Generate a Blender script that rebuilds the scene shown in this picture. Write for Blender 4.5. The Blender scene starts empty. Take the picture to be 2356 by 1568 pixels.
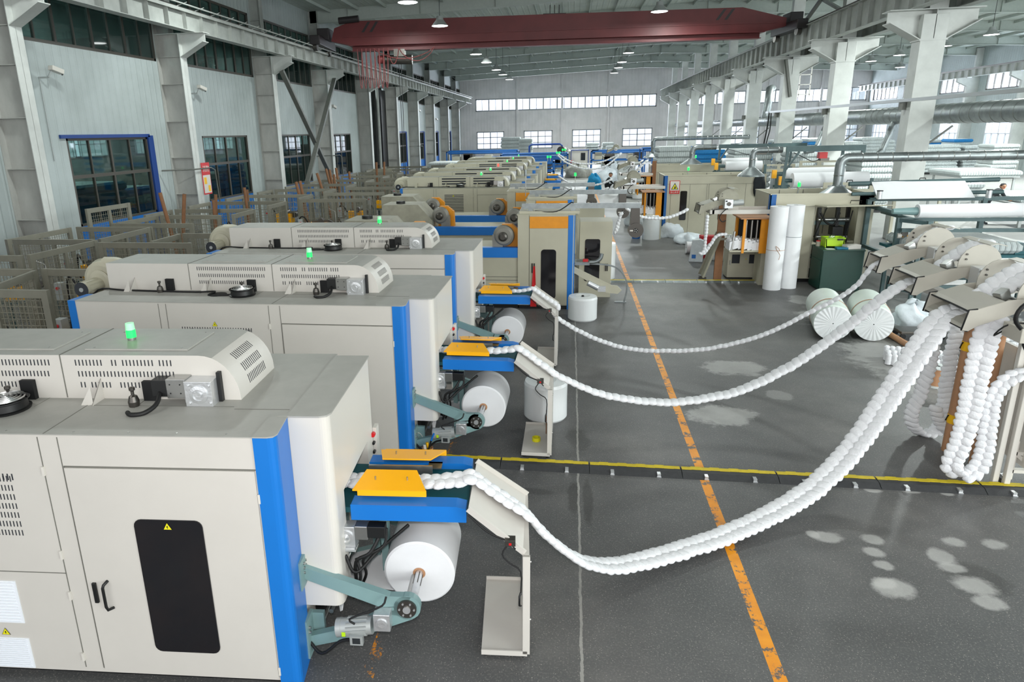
import bpy, math, random
from mathutils import Vector, Matrix
random.seed(7)
S = bpy.context.scene
COL = S.collection
R = math.radians
pi = math.pi
# ------------------------------------------------------------------ camera
F_PX, CX, CY, HC = 1536.4, 1059.3, 740.87, 4.0          # lens and principal point for the 2356 x 1568 frame, camera height
_p, _y, _r = 0.2768, -0.1649, -0.0247
def _cam_rows():
    c, s = math.cos(_y), math.sin(_y)
    Ry = Matrix(((c, -s, 0), (s, c, 0), (0, 0, 1)))
    B = Matrix(((1, 0, 0), (0, 0, -1), (0, 1, 0)))
    c, s = math.cos(_p), math.sin(_p)
    Rp = Matrix(((1, 0, 0), (0, c, -s), (0, s, c)))
    c, s = math.cos(_r), math.sin(_r)
    Rr = Matrix(((c, -s, 0), (s, c, 0), (0, 0, 1)))
    return Rr @ Rp @ B @ Ry
CM = _cam_rows()
cam_d = bpy.data.cameras.new('camera'); cam = bpy.data.objects.new('camera', cam_d); COL.objects.link(cam)
cam_d.sensor_width = 36.0; cam_d.sensor_fit = 'HORIZONTAL'
cam_d.lens = F_PX / 2356 * 36
cam_d.shift_x = (1178 - CX) / 2356; cam_d.shift_y = -(784 - CY) / 2356
cam_d.clip_start = 0.05; cam_d.clip_end = 400
m3 = Matrix((CM[0], -CM[1], -CM[2])).transposed()
cam.matrix_world = Matrix.Translation((0, 0, HC)) @ m3.to_4x4()
S.camera = cam
# ------------------------------------------------------------------ light
S.view_settings.view_transform = 'Standard'; S.view_settings.look = 'None'
S.view_settings.exposure = 0.0; S.view_settings.gamma = 1.0; S.view_settings.use_curve_mapping = False
S.cycles.use_denoising = True
S.cycles.max_bounces = 6; S.cycles.diffuse_bounces = 3; S.cycles.glossy_bounces = 3; S.cycles.transparent_max_bounces = 12
S.cycles.transmission_bounces = 4
S.cycles.sample_clamp_indirect = 4.0
W = bpy.data.worlds.new('overcast_day'); S.world = W; W.use_nodes = True
bg = W.node_tree.nodes['Background']; bg.inputs[0].default_value = (0.95, 0.975, 1.0, 1); bg.inputs[1].default_value = 1.5
def area_light(name, loc, rot, sx, sy, power, col=(1, 1, 1)):
    d = bpy.data.lights.new(name, 'AREA'); d.shape = 'RECTANGLE'; d.size = sx; d.size_y = sy
    d.energy = power; d.color = col
    o = bpy.data.objects.new(name, d); COL.objects.link(o); o.location = loc; o.rotation_euler = rot
    return o
# the photographer's flash, just above the camera
fl = bpy.data.lights.new('camera_flash', 'AREA'); fl.shape = 'DISK'; fl.size = 0.22; fl.energy = 150; fl.color = (1, 0.965, 0.94)
flo = bpy.data.objects.new('camera_flash', fl); COL.objects.link(flo); flo.location = (0.05, -0.12, 4.35); flo.rotation_euler = (R(66), 0, R(-9))
# added soft fill lights behind the camera, one for each bay
area_light('fill_near_end', (-1, -7.5, 6.0), (R(90), 0, 0), 24, 9, 420, (1, 0.975, 0.95))
area_light('fill_near_end_right_bay', (23, -7.5, 6.0), (R(80), 0, 0), 22, 9, 5500, (0.93, 1.0, 0.98))
# ------------------------------------------------------------------ pixel helpers (photo pixel -> point in the hall)
def ray(px, py):
    v = Vector(((px - CX) / F_PX, (py - CY) / F_PX, 1.0)); return CM.transposed() @ v
def at(px, py, z=0.0):
    d = ray(px, py); t = (z - HC) / d.z; return Vector((d.x * t, d.y * t, z))
def atY(px, py, Y):
    d = ray(px, py); t = Y / d.y; return Vector((d.x * t, Y, HC + d.z * t))
def atX(px, py, X):
    d = ray(px, py); t = X / d.x; return Vector((X, d.y * t, HC + d.z * t))
def atplane(px, py, A, B):
    r = ray(px, py); n = Vector((-(B[1] - A[1]), B[0] - A[0])); t = (n.x * A[0] + n.y * A[1]) / (n.x * r.x + n.y * r.y)
    return Vector((r.x * t, r.y * t, HC + r.z * t))
# ------------------------------------------------------------------ materials
def lin(c):
    if isinstance(c, str):
        c = [int(c[i:i + 2], 16) / 255 for i in (0, 2, 4)]
    return tuple(x / 12.92 if x <= 0.04045 else ((x + 0.055) / 1.055) ** 2.4 for x in c) + (1,)
M = {}
def mat(name, col, rough=0.5, metal=0.0, var=0.0, scale=8.0, bump=0.0, bscale=60.0, emit=0.0, spec=0.5, col2=None, alpha=1.0, stretch=None, sheen=0):
    m = bpy.data.materials.new(name); m.use_nodes = True; nt = m.node_tree; N = nt.nodes; L = nt.links
    b = N['Principled BSDF']; c = lin(col)
    b.inputs['Base Color'].default_value = c; b.inputs['Roughness'].default_value = rough; b.inputs['Metallic'].default_value = metal
    b.inputs['Specular IOR Level'].default_value = spec; b.inputs['Alpha'].default_value = alpha
    tc = N.new('ShaderNodeTexCoord'); src = tc.outputs['Object']
    if stretch:
        mp = N.new('ShaderNodeMapping'); mp.inputs['Scale'].default_value = stretch; L.new(src, mp.inputs[0]); src = mp.outputs[0]
    if var or col2:
        n = N.new('ShaderNodeTexNoise'); n.inputs['Scale'].default_value = scale; n.inputs['Detail'].default_value = 5; n.inputs['Roughness'].default_value = 0.6
        L.new(src, n.inputs['Vector'])
        rp = N.new('ShaderNodeValToRGB'); rp.color_ramp.elements[0].position = 0.3; rp.color_ramp.elements[1].position = 0.7
        c2 = lin(col2) if col2 else tuple(x * (1 - var) for x in c[:3]) + (1,)
        rp.color_ramp.elements[0].color = c2; rp.color_ramp.elements[1].color = c
        L.new(n.outputs[0], rp.inputs[0]); L.new(rp.outputs[0], b.inputs['Base Color'])
    if bump:
        n = N.new('ShaderNodeTexNoise'); n.inputs['Scale'].default_value = bscale; n.inputs['Detail'].default_value = 3
        L.new(src, n.inputs['Vector'])
        bp = N.new('ShaderNodeBump'); bp.inputs['Strength'].default_value = bump; bp.inputs['Distance'].default_value = 0.02
        L.new(n.outputs[0], bp.inputs['Height']); L.new(bp.outputs[0], b.inputs['Normal'])
    if emit:
        b.inputs['Emission Color'].default_value = c; b.inputs['Emission Strength'].default_value = emit
    M[name] = m; return m
mat('cream', 'CDC9C2', 0.42, var=0.05, scale=2.0)
mat('cream_old', 'BDB9A5', 0.5, var=0.12, scale=1.5)
mat('cream_dirty', 'A5A291', 0.55, var=0.3, scale=3)
mat('top_dust_dim', 'A8A7A1', 0.5, var=0.12, scale=5, bump=0.05, bscale=300)  # dust grey that also carries the dimness of grazing light
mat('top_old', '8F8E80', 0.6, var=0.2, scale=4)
mat('white_coat', 'D6D2CA', 0.35)
mat('blue', '1273C9', 0.38, var=0.06, scale=3)
mat('blue_old', '0F5FA8', 0.5, var=0.15, scale=3)
mat('yellow', 'FFB508', 0.35)
mat('orange', 'E8950C', 0.45, var=0.1)
mat('teal', '7E9C9C', 0.4, var=0.06)
mat('teal_dark', '4E6668', 0.5, var=0.2, scale=6)
mat('belt', '17565E', 0.6)
mat('steel', 'B5B5B3', 0.28, 0.9, var=0.1)
mat('galv', '9AA1A2', 0.38, 0.75, var=0.35, scale=5)
mat('steel_dark', '5B5854', 0.35, 0.8)
mat('alum', 'D4D6D8', 0.3, 0.7, bump=0.15, bscale=40)
mat('motor_grey', 'A9ADAC', 0.4, 0.3)
mat('black', '121314', 0.45)
mat('rubber', '0C0C0D', 0.6)
mat('slot', '2C2F35', 0.8)
mat('seam', '6E6D66', 0.8)
mat('dark', '0B0C0E', 0.7)
mat('glass_black', '14161B', 0.08, spec=0.6, col2='1E1A1C', scale=2.5)
mat('nonwoven', 'E6E7E9', 0.85, var=0.04, scale=6, bump=0.03, bscale=120)
mat('nonwoven_side', 'DDE0E4', 0.7, var=0.1, scale=5, stretch=(1, 6, 1))
mat('wrap_film', 'E6E9EA', 0.25, var=0.07, scale=4, bump=0.35, bscale=7, stretch=(1, 1, .25))
mat('wrap_green', 'DDE7DF', 0.35, var=0.06, scale=5, bump=0.4, bscale=6)
mat('coil_fabric', 'EDEEF1', 0.9, var=0.08, scale=18, bump=0.35, bscale=45)
mat('coil_foam', 'DFE3E2', 0.9, var=0.25, scale=30, bump=0.8, bscale=22)
mat('foam_white', 'D9DEDD', 0.9, var=0.05, scale=3)
mat('foam_blue', '1C7FC0', 0.7, var=0.25, scale=20, stretch=(1, 1, .3))
mat('foam_teal', '2D7FA0', 0.7, var=0.3, scale=20, stretch=(1, 1, .3))
mat('cardboard', 'B98A66', 0.7, var=0.12, scale=12)
mat('cardboard_dark', '8A6041', 0.75, var=0.15, scale=12)
mat('hazard_yellow', 'F2B90A', 0.5)
mat('sign_yellow', 'E6DE1A', 0.5)
mat('red', 'C8151B', 0.4)
mat('bag_red', 'B51B26', 0.5)
mat('red_glow', 'FF3A30', 0.4, emit=3)
mat('green_glow', '18D850', 0.4, emit=2.2)
mat('green_clear', 'A9F0C0', 0.3, emit=0.25)
mat('crane_red', '6E2A2C', 0.5, var=0.25, scale=1.2)
mat('crane_dark', '2B2628', 0.5)
mat('hook_red', '7A3535', 0.5)
mat('green_cabinet', '123F35', 0.4, var=0.15)
mat('lime', 'B7E01E', 0.4)
mat('lime_dark', '93BE10', 0.4)
mat('green_board', '0E6A56', 0.5)
mat('skin', 'C79474', 0.6)
mat('cloth_dark', '23282C', 0.9, var=0.4, scale=14)
mat('cloth_blue', '1B8FC4', 0.85, var=0.2, scale=10)
mat('hair', '15110F', 0.7)
mat('mesh_wire', '8B8879', 0.5)
mat('fence_frame', '848275', 0.5, var=0.12, scale=5)
mat('kerb_black', '3A3B3D', 0.7, var=0.3, scale=12, bump=0.2)
mat('kerb_yellow', 'D9C11E', 0.6, var=0.2, scale=14)
mat('column_white', 'D2D5D1', 0.55, var=0.22, scale=1.3)
mat('column_old', 'BDBDB8', 0.6, var=0.32, scale=1.4, stretch=(1, 1, .5))
mat('beam_white', 'A4A8A3', 0.6, var=0.25, scale=1.6)
mat('beam_light', 'B9BDB8', 0.6, var=0.3, scale=1.6)
mat('roof_steel', 'B4BDB7', 0.65, var=0.08)
mat('brace_dark', '6A6C66', 0.55, var=0.2)
mat('frame_dark', '4A4640', 0.5)
mat('frame_white', 'C9CCCD', 0.5)
mat('frame_grey', '8A8E90', 0.5)
mat('blue_trim', '173F86', 0.5)
mat('plastic_blue', '1D6FC4', 0.4)
mat('tarp', 'A8A8A0', 0.5, var=0.3, scale=6, bump=0.6, bscale=9)
mat('bag_white', 'DCE4EA', 0.4, var=0.15, scale=7, bump=0.5, bscale=12)
mat('grille', '8D8B84', 0.5, 0.5)
mat('filter_white', 'E8ECF2', 0.6)
def glass_mat(name, col, trans, rough=0.03):
    m = bpy.data.materials.new(name); m.use_nodes = True; N = m.node_tree.nodes; L = m.node_tree.links
    for n in list(N): N.remove(n)
    o = N.new('ShaderNodeOutputMaterial'); mx = N.new('ShaderNodeMixShader'); t = N.new('ShaderNodeBsdfTransparent'); g = N.new('ShaderNodeBsdfGlossy')
    t.inputs[0].default_value = lin(col); g.inputs[1].default_value = rough
    mx.inputs[0].default_value = 1 - trans; L.new(t.outputs[0], mx.inputs[1]); L.new(g.outputs[0], mx.inputs[2]); L.new(mx.outputs[0], o.inputs[0]); M[name] = m
glass_mat('glass_left', '8FA3A0', 0.9)
glass_mat('glass_day', 'F4F8FF', 0.97)
glass_mat('film_clear', 'E4EAEC', 0.72, 0.22)
def rib_mat(name, col, axis, freq, strength=0.35, rough=0.6, var=0.1, col2=None):
    # corrugated sheet: ribs run across the given object axis
    m = mat(name, col, rough, var=var, scale=0.8, col2=col2); nt = m.node_tree; N = nt.nodes; L = nt.links; b = N['Principled BSDF']
    tc = N.new('ShaderNodeTexCoord'); sp = N.new('ShaderNodeSeparateXYZ'); L.new(tc.outputs['Object'], sp.inputs[0])
    mm = N.new('ShaderNodeMath'); mm.operation = 'MULTIPLY'; mm.inputs[1].default_value = freq; L.new(sp.outputs[axis], mm.inputs[0])
    fr = N.new('ShaderNodeMath'); fr.operation = 'FRACT'; L.new(mm.outputs[0], fr.inputs[0])
    rp = N.new('ShaderNodeValToRGB'); e = rp.color_ramp.elements
    e[0].position = 0.0; e[0].color = (0, 0, 0, 1); e[1].position = 0.10; e[1].color = (1, 1, 1, 1)
    x = e.new(0.22); x.color = (1, 1, 1, 1); x = e.new(0.32); x.color = (0, 0, 0, 1)
    L.new(fr.outputs[0], rp.inputs[0])
    bp = N.new('ShaderNodeBump'); bp.inputs['Strength'].default_value = strength; bp.inputs['Distance'].default_value = 0.03
    L.new(rp.outputs[0], bp.inputs['Height']); L.new(bp.outputs[0], b.inputs['Normal']); return m
rib_mat('wall_sheet_y', 'B9C2C2', 1, 3.2, 0.5, col2='A9B2B1')
rib_mat('wall_sheet_x', 'D6D2D2', 0, 2.6, 0.4, col2='C6C4C3')
rib_mat('roof_sheet', 'C3CBC6', 0, 3.0, 0.6, col2='AEB7B1')
rib_mat('mattress_side_x', 'BFC7C7', 0, 9.0, 1.0, rough=0.8, var=0.2)
rib_mat('mattress_side_y', 'BFC7C7', 1, 9.0, 1.0, rough=0.8, var=0.2)
# ------------------------------------------------------------------ mesh builder
class MB:
    def __init__(s): s.v = []; s.f = []; s.m = []; s.sm = []
    def add(s, vs, fs, m=0, smooth=False):
        k = len(s.v); s.v += [tuple(v) for v in vs]
        for f in fs: s.f.append(tuple(i + k for i in f)); s.m.append(m); s.sm.append(smooth)
        return s
    def box(s, x0, x1, y0, y1, z0, z1, m=0):
        return s.add([(x0, y0, z0), (x1, y0, z0), (x1, y1, z0), (x0, y1, z0), (x0, y0, z1), (x1, y0, z1), (x1, y1, z1), (x0, y1, z1)],
                     [(0, 3, 2, 1), (4, 5, 6, 7), (0, 1, 5, 4), (1, 2, 6, 5), (2, 3, 7, 6), (3, 0, 4, 7)], m)
    def obox(s, c, u, v, w, m=0):
        # box with centre c and half-extent vectors u, v, w
        c, u, v, w = map(Vector, (c, u, v, w)); P = []
        for k in (-1, 1):
            for a, b in ((-1, -1), (1, -1), (1, 1), (-1, 1)): P.append(c + a * u + b * v + k * w)
        return s.add(P, [(0, 3, 2, 1), (4, 5, 6, 7), (0, 1, 5, 4), (1, 2, 6, 5), (2, 3, 7, 6), (3, 0, 4, 7)], m)
    def bar(s, p, q, w, h, m=0, up=(0, 0, 1)):
        p, q = Vector(p), Vector(q); d = (q - p); L = d.length
        if L < 1e-6: return s
        d.normalize(); up = Vector(up)
        if abs(d.dot(up)) > 0.98: up = Vector((0, 1, 0))
        sd = d.cross(up).normalized(); uu = sd.cross(d)
        return s.obox((p + q) / 2, d * L / 2, sd * w / 2, uu * h / 2, m)
    def prism(s, poly, ax, a0, a1, m=0, smooth=False):
        n = len(poly)
        def P(u, v, a): return {'z': (u, v, a), 'y': (u, a, v), 'x': (a, u, v)}[ax]
        vs = [P(u, v, a0) for u, v in poly] + [P(u, v, a1) for u, v in poly]
        s.add(vs, [tuple(range(n)), tuple(range(2 * n - 1, n - 1, -1))], m)
        s.add(vs, [(i, i + n, (i + 1) % n + n, (i + 1) % n) for i in range(n)], m, smooth); return s
    def cyl(s, p, q, r, m=0, n=16, r2=None, caps=True, mc=None):
        p, q = Vector(p), Vector(q); r2 = r if r2 is None else r2
        d = (q - p).normalized(); a = Vector((0, 0, 1)) if abs(d.z) < 0.9 else Vector((1, 0, 0))
        u = d.cross(a).normalized(); w = d.cross(u)
        A = [p + r * (math.cos(2 * pi * i / n) * u + math.sin(2 * pi * i / n) * w) for i in range(n)]
        B = [q + r2 * (math.cos(2 * pi * i / n) * u + math.sin(2 * pi * i / n) * w) for i in range(n)]
        s.add(A + B, [(i, (i + 1) % n, (i + 1) % n + n, i + n) for i in range(n)], m, True)
        if caps:
            mc = m if mc is None else mc
            s.add(A, [tuple(range(n - 1, -1, -1))], mc); s.add(B, [tuple(range(n))], mc)
        return s
    def tube(s, pts, r, m=0, n=8, caps=True):
        pts = [Vector(p) for p in pts]; rings = []; u = None
        for i, p in enumerate(pts):
            t = (pts[min(i + 1, len(pts) - 1)] - pts[max(i - 1, 0)]).normalized()
            if u is None:
                a = Vector((0, 0, 1)) if abs(t.z) < 0.9 else Vector((1, 0, 0)); u = t.cross(a).normalized()
            else:
                u = (u - t * u.dot(t)).normalized()
            w = t.cross(u); rr = r[i] if isinstance(r, (list, tuple)) else r
            rings.append([p + rr * (math.cos(2 * pi * k / n) * u + math.sin(2 * pi * k / n) * w) for k in range(n)])
        vs = [v for g in rings for v in g]; fs = []
        for i in range(len(rings) - 1):
            for k in range(n): fs.append((i * n + k, i * n + (k + 1) % n, (i + 1) * n + (k + 1) % n, (i + 1) * n + k))
        s.add(vs, fs, m, True)
        if caps: s.add(rings[0], [tuple(range(n - 1, -1, -1))], m); s.add(rings[-1], [tuple(range(n))], m)
        return s
    def lathe(s, prof, c=(0, 0, 0), ax=(0, 0, 1), m=0, n=24, sx=1.0):
        # prof: list of (radius, height along axis[, material])
        c = Vector(c); d = Vector(ax).normalized(); a = Vector((0, 0, 1)) if abs(d.z) < 0.9 else Vector((1, 0, 0))
        u = d.cross(a).normalized(); w = d.cross(u)
        for j in range(len(prof) - 1):
            (r0, h0), (r1, h1) = prof[j][:2], prof[j + 1][:2]; mm = prof[j][2] if len(prof[j]) > 2 else m
            A = [c + d * h0 + r0 * (math.cos(2 * pi * i / n) * u + math.sin(2 * pi * i / n) * w) for i in range(n)]
            B = [c + d * h1 + r1 * (math.cos(2 * pi * i / n) * u + math.sin(2 * pi * i / n) * w) for i in range(n)]
            s.add(A + B, [(i, (i + 1) % n, (i + 1) % n + n, i + n) for i in range(n)], mm, True)
        return s
    def quad(s, a, b, c, d, m=0): return s.add([a, b, c, d], [(0, 1, 2, 3)], m)
    def blob(s, c, rx, ry, rz, m=0, seed=0, amp=0.18, nu=18, nv=10, flat=0.0):
        # lumpy closed surface resting on its base
        rnd = random.Random(seed); ph = [(rnd.uniform(0, 6.28), rnd.uniform(0, 6.28), rnd.randint(2, 6), rnd.randint(1, 4)) for _ in range(6)]
        vs = []
        for j in range(nv + 1):
            th = pi * j / nv
            for i in range(nu):
                a = 2 * pi * i / nu
                k = 1 + amp * sum(math.sin(q * a + p1) * math.sin(w * th + p2) for p1, p2, q, w in ph) / 2.2
                z = math.cos(th) * rz * k
                if z < -rz * (1 - flat): z = -rz * (1 - flat)
                vs.append((c[0] + rx * math.sin(th) * math.cos(a) * k, c[1] + ry * math.sin(th) * math.sin(a) * k, c[2] + z))
        fs = [(j * nu + i, (j + 1) * nu + i, (j + 1) * nu + (i + 1) % nu, j * nu + (i + 1) % nu) for j in range(nv) for i in range(nu)]
        return s.add(vs, fs, m, True)
def build(name, mb, mats, parent=None, bevel=0.0, loc=None, rz=0.0, label=None, seg=2):
    me = bpy.data.meshes.new(name); me.from_pydata([tuple(v) for v in mb.v], [], mb.f)
    if isinstance(mats, str): mats = [mats]
    for k in mats: me.materials.append(M[k])
    me.polygons.foreach_set('material_index', mb.m); me.polygons.foreach_set('use_smooth', mb.sm); me.update()
    o = bpy.data.objects.new(name, me); COL.objects.link(o)
    if parent is not None: o.parent = parent
    if loc is not None: o.location = loc
    if rz: o.rotation_euler = (0, 0, rz)
    if label: o['label'] = label
    if bevel:
        b = o.modifiers.new('bevel', 'BEVEL'); b.width = bevel; b.segments = seg; b.limit_method = 'ANGLE'; b.angle_limit = R(40)
    return o
def thing(name, label, cat, loc=(0, 0, 0), rz=0.0, group=None):
    o = bpy.data.objects.new(name, None); COL.objects.link(o); o.location = loc; o.rotation_euler = (0, 0, rz); o.empty_display_size = 0.2
    o['label'] = label; o['category'] = cat
    if group: o['group'] = group
    return o
def tag(o, label, cat, group=None, kind=None):
    o['label'] = label; o['category'] = cat
    if group: o['group'] = group
    if kind: o['kind'] = kind
    return o
def struct(name, mb, mats, bevel=0.0, label=None):
    o = build(name, mb, mats, bevel=bevel); o['kind'] = 'structure'
    if label: o['label'] = label
    return o
def dup(root, loc, rz, label=None, group=None, skip=(), z_scale=None):
    def cp(o, par):
        c = o.copy(); COL.objects.link(c); c.parent = par
        for ch in list(o.children):
            if ch.name.split('.')[0] not in skip: cp(ch, c)
        return c
    r = cp(root, None); r.location = loc; r.rotation_euler = (0, 0, rz)
    if label: r['label'] = label
    if group: r['group'] = group
    return r
def arc(cx, cy, r, a0, a1, n): return [(cx + r * math.cos(R(a0 + (a1 - a0) * i / n)), cy + r * math.sin(R(a0 + (a1 - a0) * i / n))) for i in range(n + 1)]
def rrect(x0, x1, y0, y1, r, n=4):
    return arc(x1 - r, y0 + r, r, -90, 0, n) + arc(x1 - r, y1 - r, r, 0, 90, n) + arc(x0 + r, y1 - r, r, 90, 180, n) + arc(x0 + r, y0 + r, r, 180, 270, n)
def bez(pts, n=24):
    # Catmull-Rom through the points
    P = [Vector(p) for p in pts]; P = [P[0] * 2 - P[1]] + P + [P[-1] * 2 - P[-2]]; out = []
    segs = len(P) - 3
    for i in range(segs):
        a, b, c, d = P[i:i + 4]; k = max(2, n // segs)
        for j in range(k):
            t = j / k
            out.append(0.5 * ((2 * b) + (c - a) * t + (2 * a - 5 * b + 4 * c - d) * t * t + (3 * b - a - 3 * c + d) * t ** 3))
    out.append(P[-2]); return out
ORD = ['first', 'second', 'third', 'fourth', 'fifth', 'sixth', 'seventh', 'eighth', 'ninth', 'tenth', 'eleventh', 'twelfth', 'thirteenth', 'fourteenth', 'fifteenth', 'sixteenth']
# ================================================================== THE HALL
XW, XF, XR, YB, Y0 = -14.3, -13.4, 34.8, 90.0, -8.0
def roof_z(x): return 10.5 + (x + 14.3) / 22.3 * 0.75 if x < 8 else 11.25 - (x - 8) / 26.8 * 1.3
# floor: worn dark asphalt with paint, patches and damp stains
PATCH = []   # (px, py, rx_px, ry_px, strength) light cement patches seen on the floor
for q in ((1905, 1234, 40, 13), (1870, 1228, 16, 9), (2006, 1240, 28, 12), (2008, 1268, 27, 13), (2034, 1300, 26, 13), (2062, 1352, 50, 28), (2036, 1340, 30, 14), (2195, 1246, 30, 14),
          (2292, 1252, 34, 13), (2166, 1280, 32, 22), (2190, 1305, 34, 14), (2240, 1345, 55, 26), (2275, 1386, 42, 20), (1845, 1124, 26, 6), (2010, 1128, 22, 5), (2095, 1130, 22, 5), (2180, 1136, 16, 4)):
    c = at(q[0], q[1]); e = at(q[0] + q[2], q[1]); f = at(q[0], q[1] + q[3]); PATCH.append((c.x, c.y, abs(e.x - c.x), abs(c.y - f.y), 0.55, 0.35))
for q in ((1685, 845, 78, 20, .42), (1660, 955, 85, 26, .5), (1795, 909, 36, 12, .25), (1990, 735, 150, 40, .4), (2080, 830, 130, 70, .45), (1850, 690, 40, 12, .4), (2150, 900, 60, 40, .3), (2110, 720, 80, 60, .35)):
    c = at(q[0], q[1]); e = at(q[0] + q[2], q[1]); f = at(q[0], q[1] + q[3]); PATCH.append((c.x, c.y, abs(e.x - c.x), abs(c.y - f.y), q[4], 0.25))
DAMP = []
for q in ((1320, 1140, 16, 45, .55), (1352, 1150, 14, 60, .5), (2250, 1330, 70, 40, .5), (1322, 780, 10, 40, .35), (1347, 790, 8, 36, .3), (1330, 1010, 30, 30, .4), (1230, 1130, 60, 8, .35)):
    c = at(q[0], q[1]); e = at(q[0] + q[2], q[1]); f = at(q[0], q[1] + q[3]); DAMP.append((c.x, c.y, abs(e.x - c.x), abs(c.y - f.y), q[4], 0.3))
def floor_mat():
    m = bpy.data.materials.new('asphalt'); m.use_nodes = True; nt = m.node_tree; N = nt.nodes; L = nt.links; b = N['Principled BSDF']
    tc = N.new('ShaderNodeTexCoord'); P = tc.outputs['Object']
    def noise(sc, det=4, ro=0.55):
        n = N.new('ShaderNodeTexNoise'); n.inputs['Scale'].default_value = sc; n.inputs['Detail'].default_value = det; n.inputs['Roughness'].default_value = ro; L.new(P, n.inputs['Vector']); return n.outputs[0]
    def ramp(src, stops):
        r = N.new('ShaderNodeValToRGB'); e = r.color_ramp.elements
        e[0].position, e[0].color = stops[0][0], lin(stops[0][1]); e[1].position, e[1].color = stops[-1][0], lin(stops[-1][1])
        for p, c in stops[1:-1]: x = e.new(p); x.color = lin(c)
        L.new(src, r.inputs[0]); return r.outputs[0]
    def math_(op, a, bb=None, clamp=False):
        n = N.new('ShaderNodeMath'); n.operation = op; n.use_clamp = clamp
        for i, v in enumerate((a, bb)):
            if v is None: continue
            if isinstance(v, (int, float)): n.inputs[i].default_value = v
            else: L.new(v, n.inputs[i])
        return n.outputs[0]
    def mixc(f, a, bb):
        n = N.new('ShaderNodeMix'); n.data_type = 'RGBA'
        if isinstance(f, (int, float)): n.inputs[0].default_value = f
        else: L.new(f, n.inputs[0])
        for i, v in ((6, a), (7, bb)):
            if isinstance(v, str): n.inputs[i].default_value = lin(v)
            else: L.new(v, n.inputs[i])
        return n.outputs[2]
    big = noise(0.35, 6, 0.65); med = noise(2.2, 6, 0.65); fine = noise(60, 3, 0.6)
    base = ramp(big, [(0.3, '464849'), (0.5, '585858'), (0.68, '6C6A68')])
    base = mixc(math_('MULTIPLY', ramp_ := ramp(med, [(0.4, '000000'), (0.62, 'FFFFFF')]), 0.35), base, '4B4B4B')
    base = mixc(math_('MULTIPLY', ramp(fine, [(0.50, '000000'), (0.72, 'FFFFFF')]), 0.35), base, '96928D')
    v = N.new('ShaderNodeTexVoronoi'); v.inputs['Scale'].default_value = 42; L.new(P, v.inputs['Vector'])
    base = mixc(math_('MULTIPLY', math_('LESS_THAN', v.outputs['Distance'], 0.13), 0.75), base, 'B5AFA6')
    # soft edge noise for every stain
    edge = noise(3.0, 5, 0.7)
    sx = N.new('ShaderNodeSeparateXYZ'); L.new(P, sx.inputs[0]); X, Y = sx.outputs[0], sx.outputs[1]
    def ell(x, y, rx, ry, soft):
        dx = math_('DIVIDE', math_('SUBTRACT', X, x), rx); dy = math_('DIVIDE', math_('SUBTRACT', Y, y), ry)
        r = math_('SQRT', math_('ADD', math_('MULTIPLY', dx, dx), math_('MULTIPLY', dy, dy)))
        r = math_('ADD', r, math_('MULTIPLY', math_('SUBTRACT', edge, 0.5), 1.5))
        return math_('DIVIDE', math_('SUBTRACT', 1.0, r), soft, True)
    for x, y, rx, ry, st, so in DAMP:
        base = mixc(math_('MULTIPLY', ell(x, y, rx, ry, so), st), base, '24221F')
    for x, y, rx, ry, st, so in PATCH:
        base = mixc(math_('MULTIPLY', math_('MULTIPLY', ell(x, y, rx, ry, so), st), math_('ADD', med, 0.5)), base, 'C2C1BE')
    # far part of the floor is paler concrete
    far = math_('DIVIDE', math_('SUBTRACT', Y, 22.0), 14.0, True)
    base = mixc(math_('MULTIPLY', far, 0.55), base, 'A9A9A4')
    # expansion joint and hairline
    for jx, w, c, st in ((0.17, 0.012, 'B2B0AA', .7), (6.9, 0.015, '8F8D88', .6)):
        j = math_('LESS_THAN', math_('ABSOLUTE', math_('SUBTRACT', math_('ADD', X, math_('MULTIPLY', math_('SUBTRACT', edge, .5), .06)), jx)), w)
        base = mixc(math_('MULTIPLY', math_('MULTIPLY', j, med), st * 1.6), base, c)
    # worn yellow lane lines
    for lx, w, wear in ((LANE_X, 0.052, 0.42), (LANE2_X, 0.05, 0.54)):
        band = math_('LESS_THAN', math_('ABSOLUTE', math_('SUBTRACT', X, lx)), w)
        ww = noise(5.5, 6, 0.75)
        keep = math_('DIVIDE', math_('SUBTRACT', ww, wear), 0.05, True)
        if wear > .5: keep = math_('MULTIPLY', keep, math_('LESS_THAN', Y, 9.0))
        paint = ramp(med, [(0.3, 'D9860F'), (0.7, 'F2A01C')])
        base = mixc(math_('MULTIPLY', band, keep), base, paint)
    L.new(base, b.inputs['Base Color'])
    rr = N.new('ShaderNodeMapRange'); rr.inputs[3].default_value = 0.62; rr.inputs[4].default_value = 0.32; L.new(big, rr.inputs[0]); L.new(rr.outputs[0], b.inputs['Roughness'])
    bp = N.new('ShaderNodeBump'); bp.inputs['Strength'].default_value = 0.25; bp.inputs['Distance'].default_value = 0.01; L.new(fine, bp.inputs['Height']); L.new(bp.outputs[0], b.inputs['Normal'])
    M['asphalt'] = m
LANE_X = at(1663, 1215).x; LANE2_X = at(858, 1520).x
floor_mat()
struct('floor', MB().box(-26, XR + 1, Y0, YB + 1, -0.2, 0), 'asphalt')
cb = MB()
for (xa, xb) in ((-14.8, 8), (8, 35.3)):
    za, zb = roof_z(xa), roof_z(xb)
    vs = [(xa, Y0, za), (xb, Y0, zb), (xb, YB, zb), (xa, YB, za), (xa, Y0, za + .15), (xb, Y0, zb + .15), (xb, YB, zb + .15), (xa, YB, za + .15)]
    cb.add(vs, [(0, 3, 2, 1), (4, 5, 6, 7), (0, 1, 5, 4), (1, 2, 6, 5), (2, 3, 7, 6), (3, 0, 4, 7)])
struct('ceiling', cb, 'roof_sheet')
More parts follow.
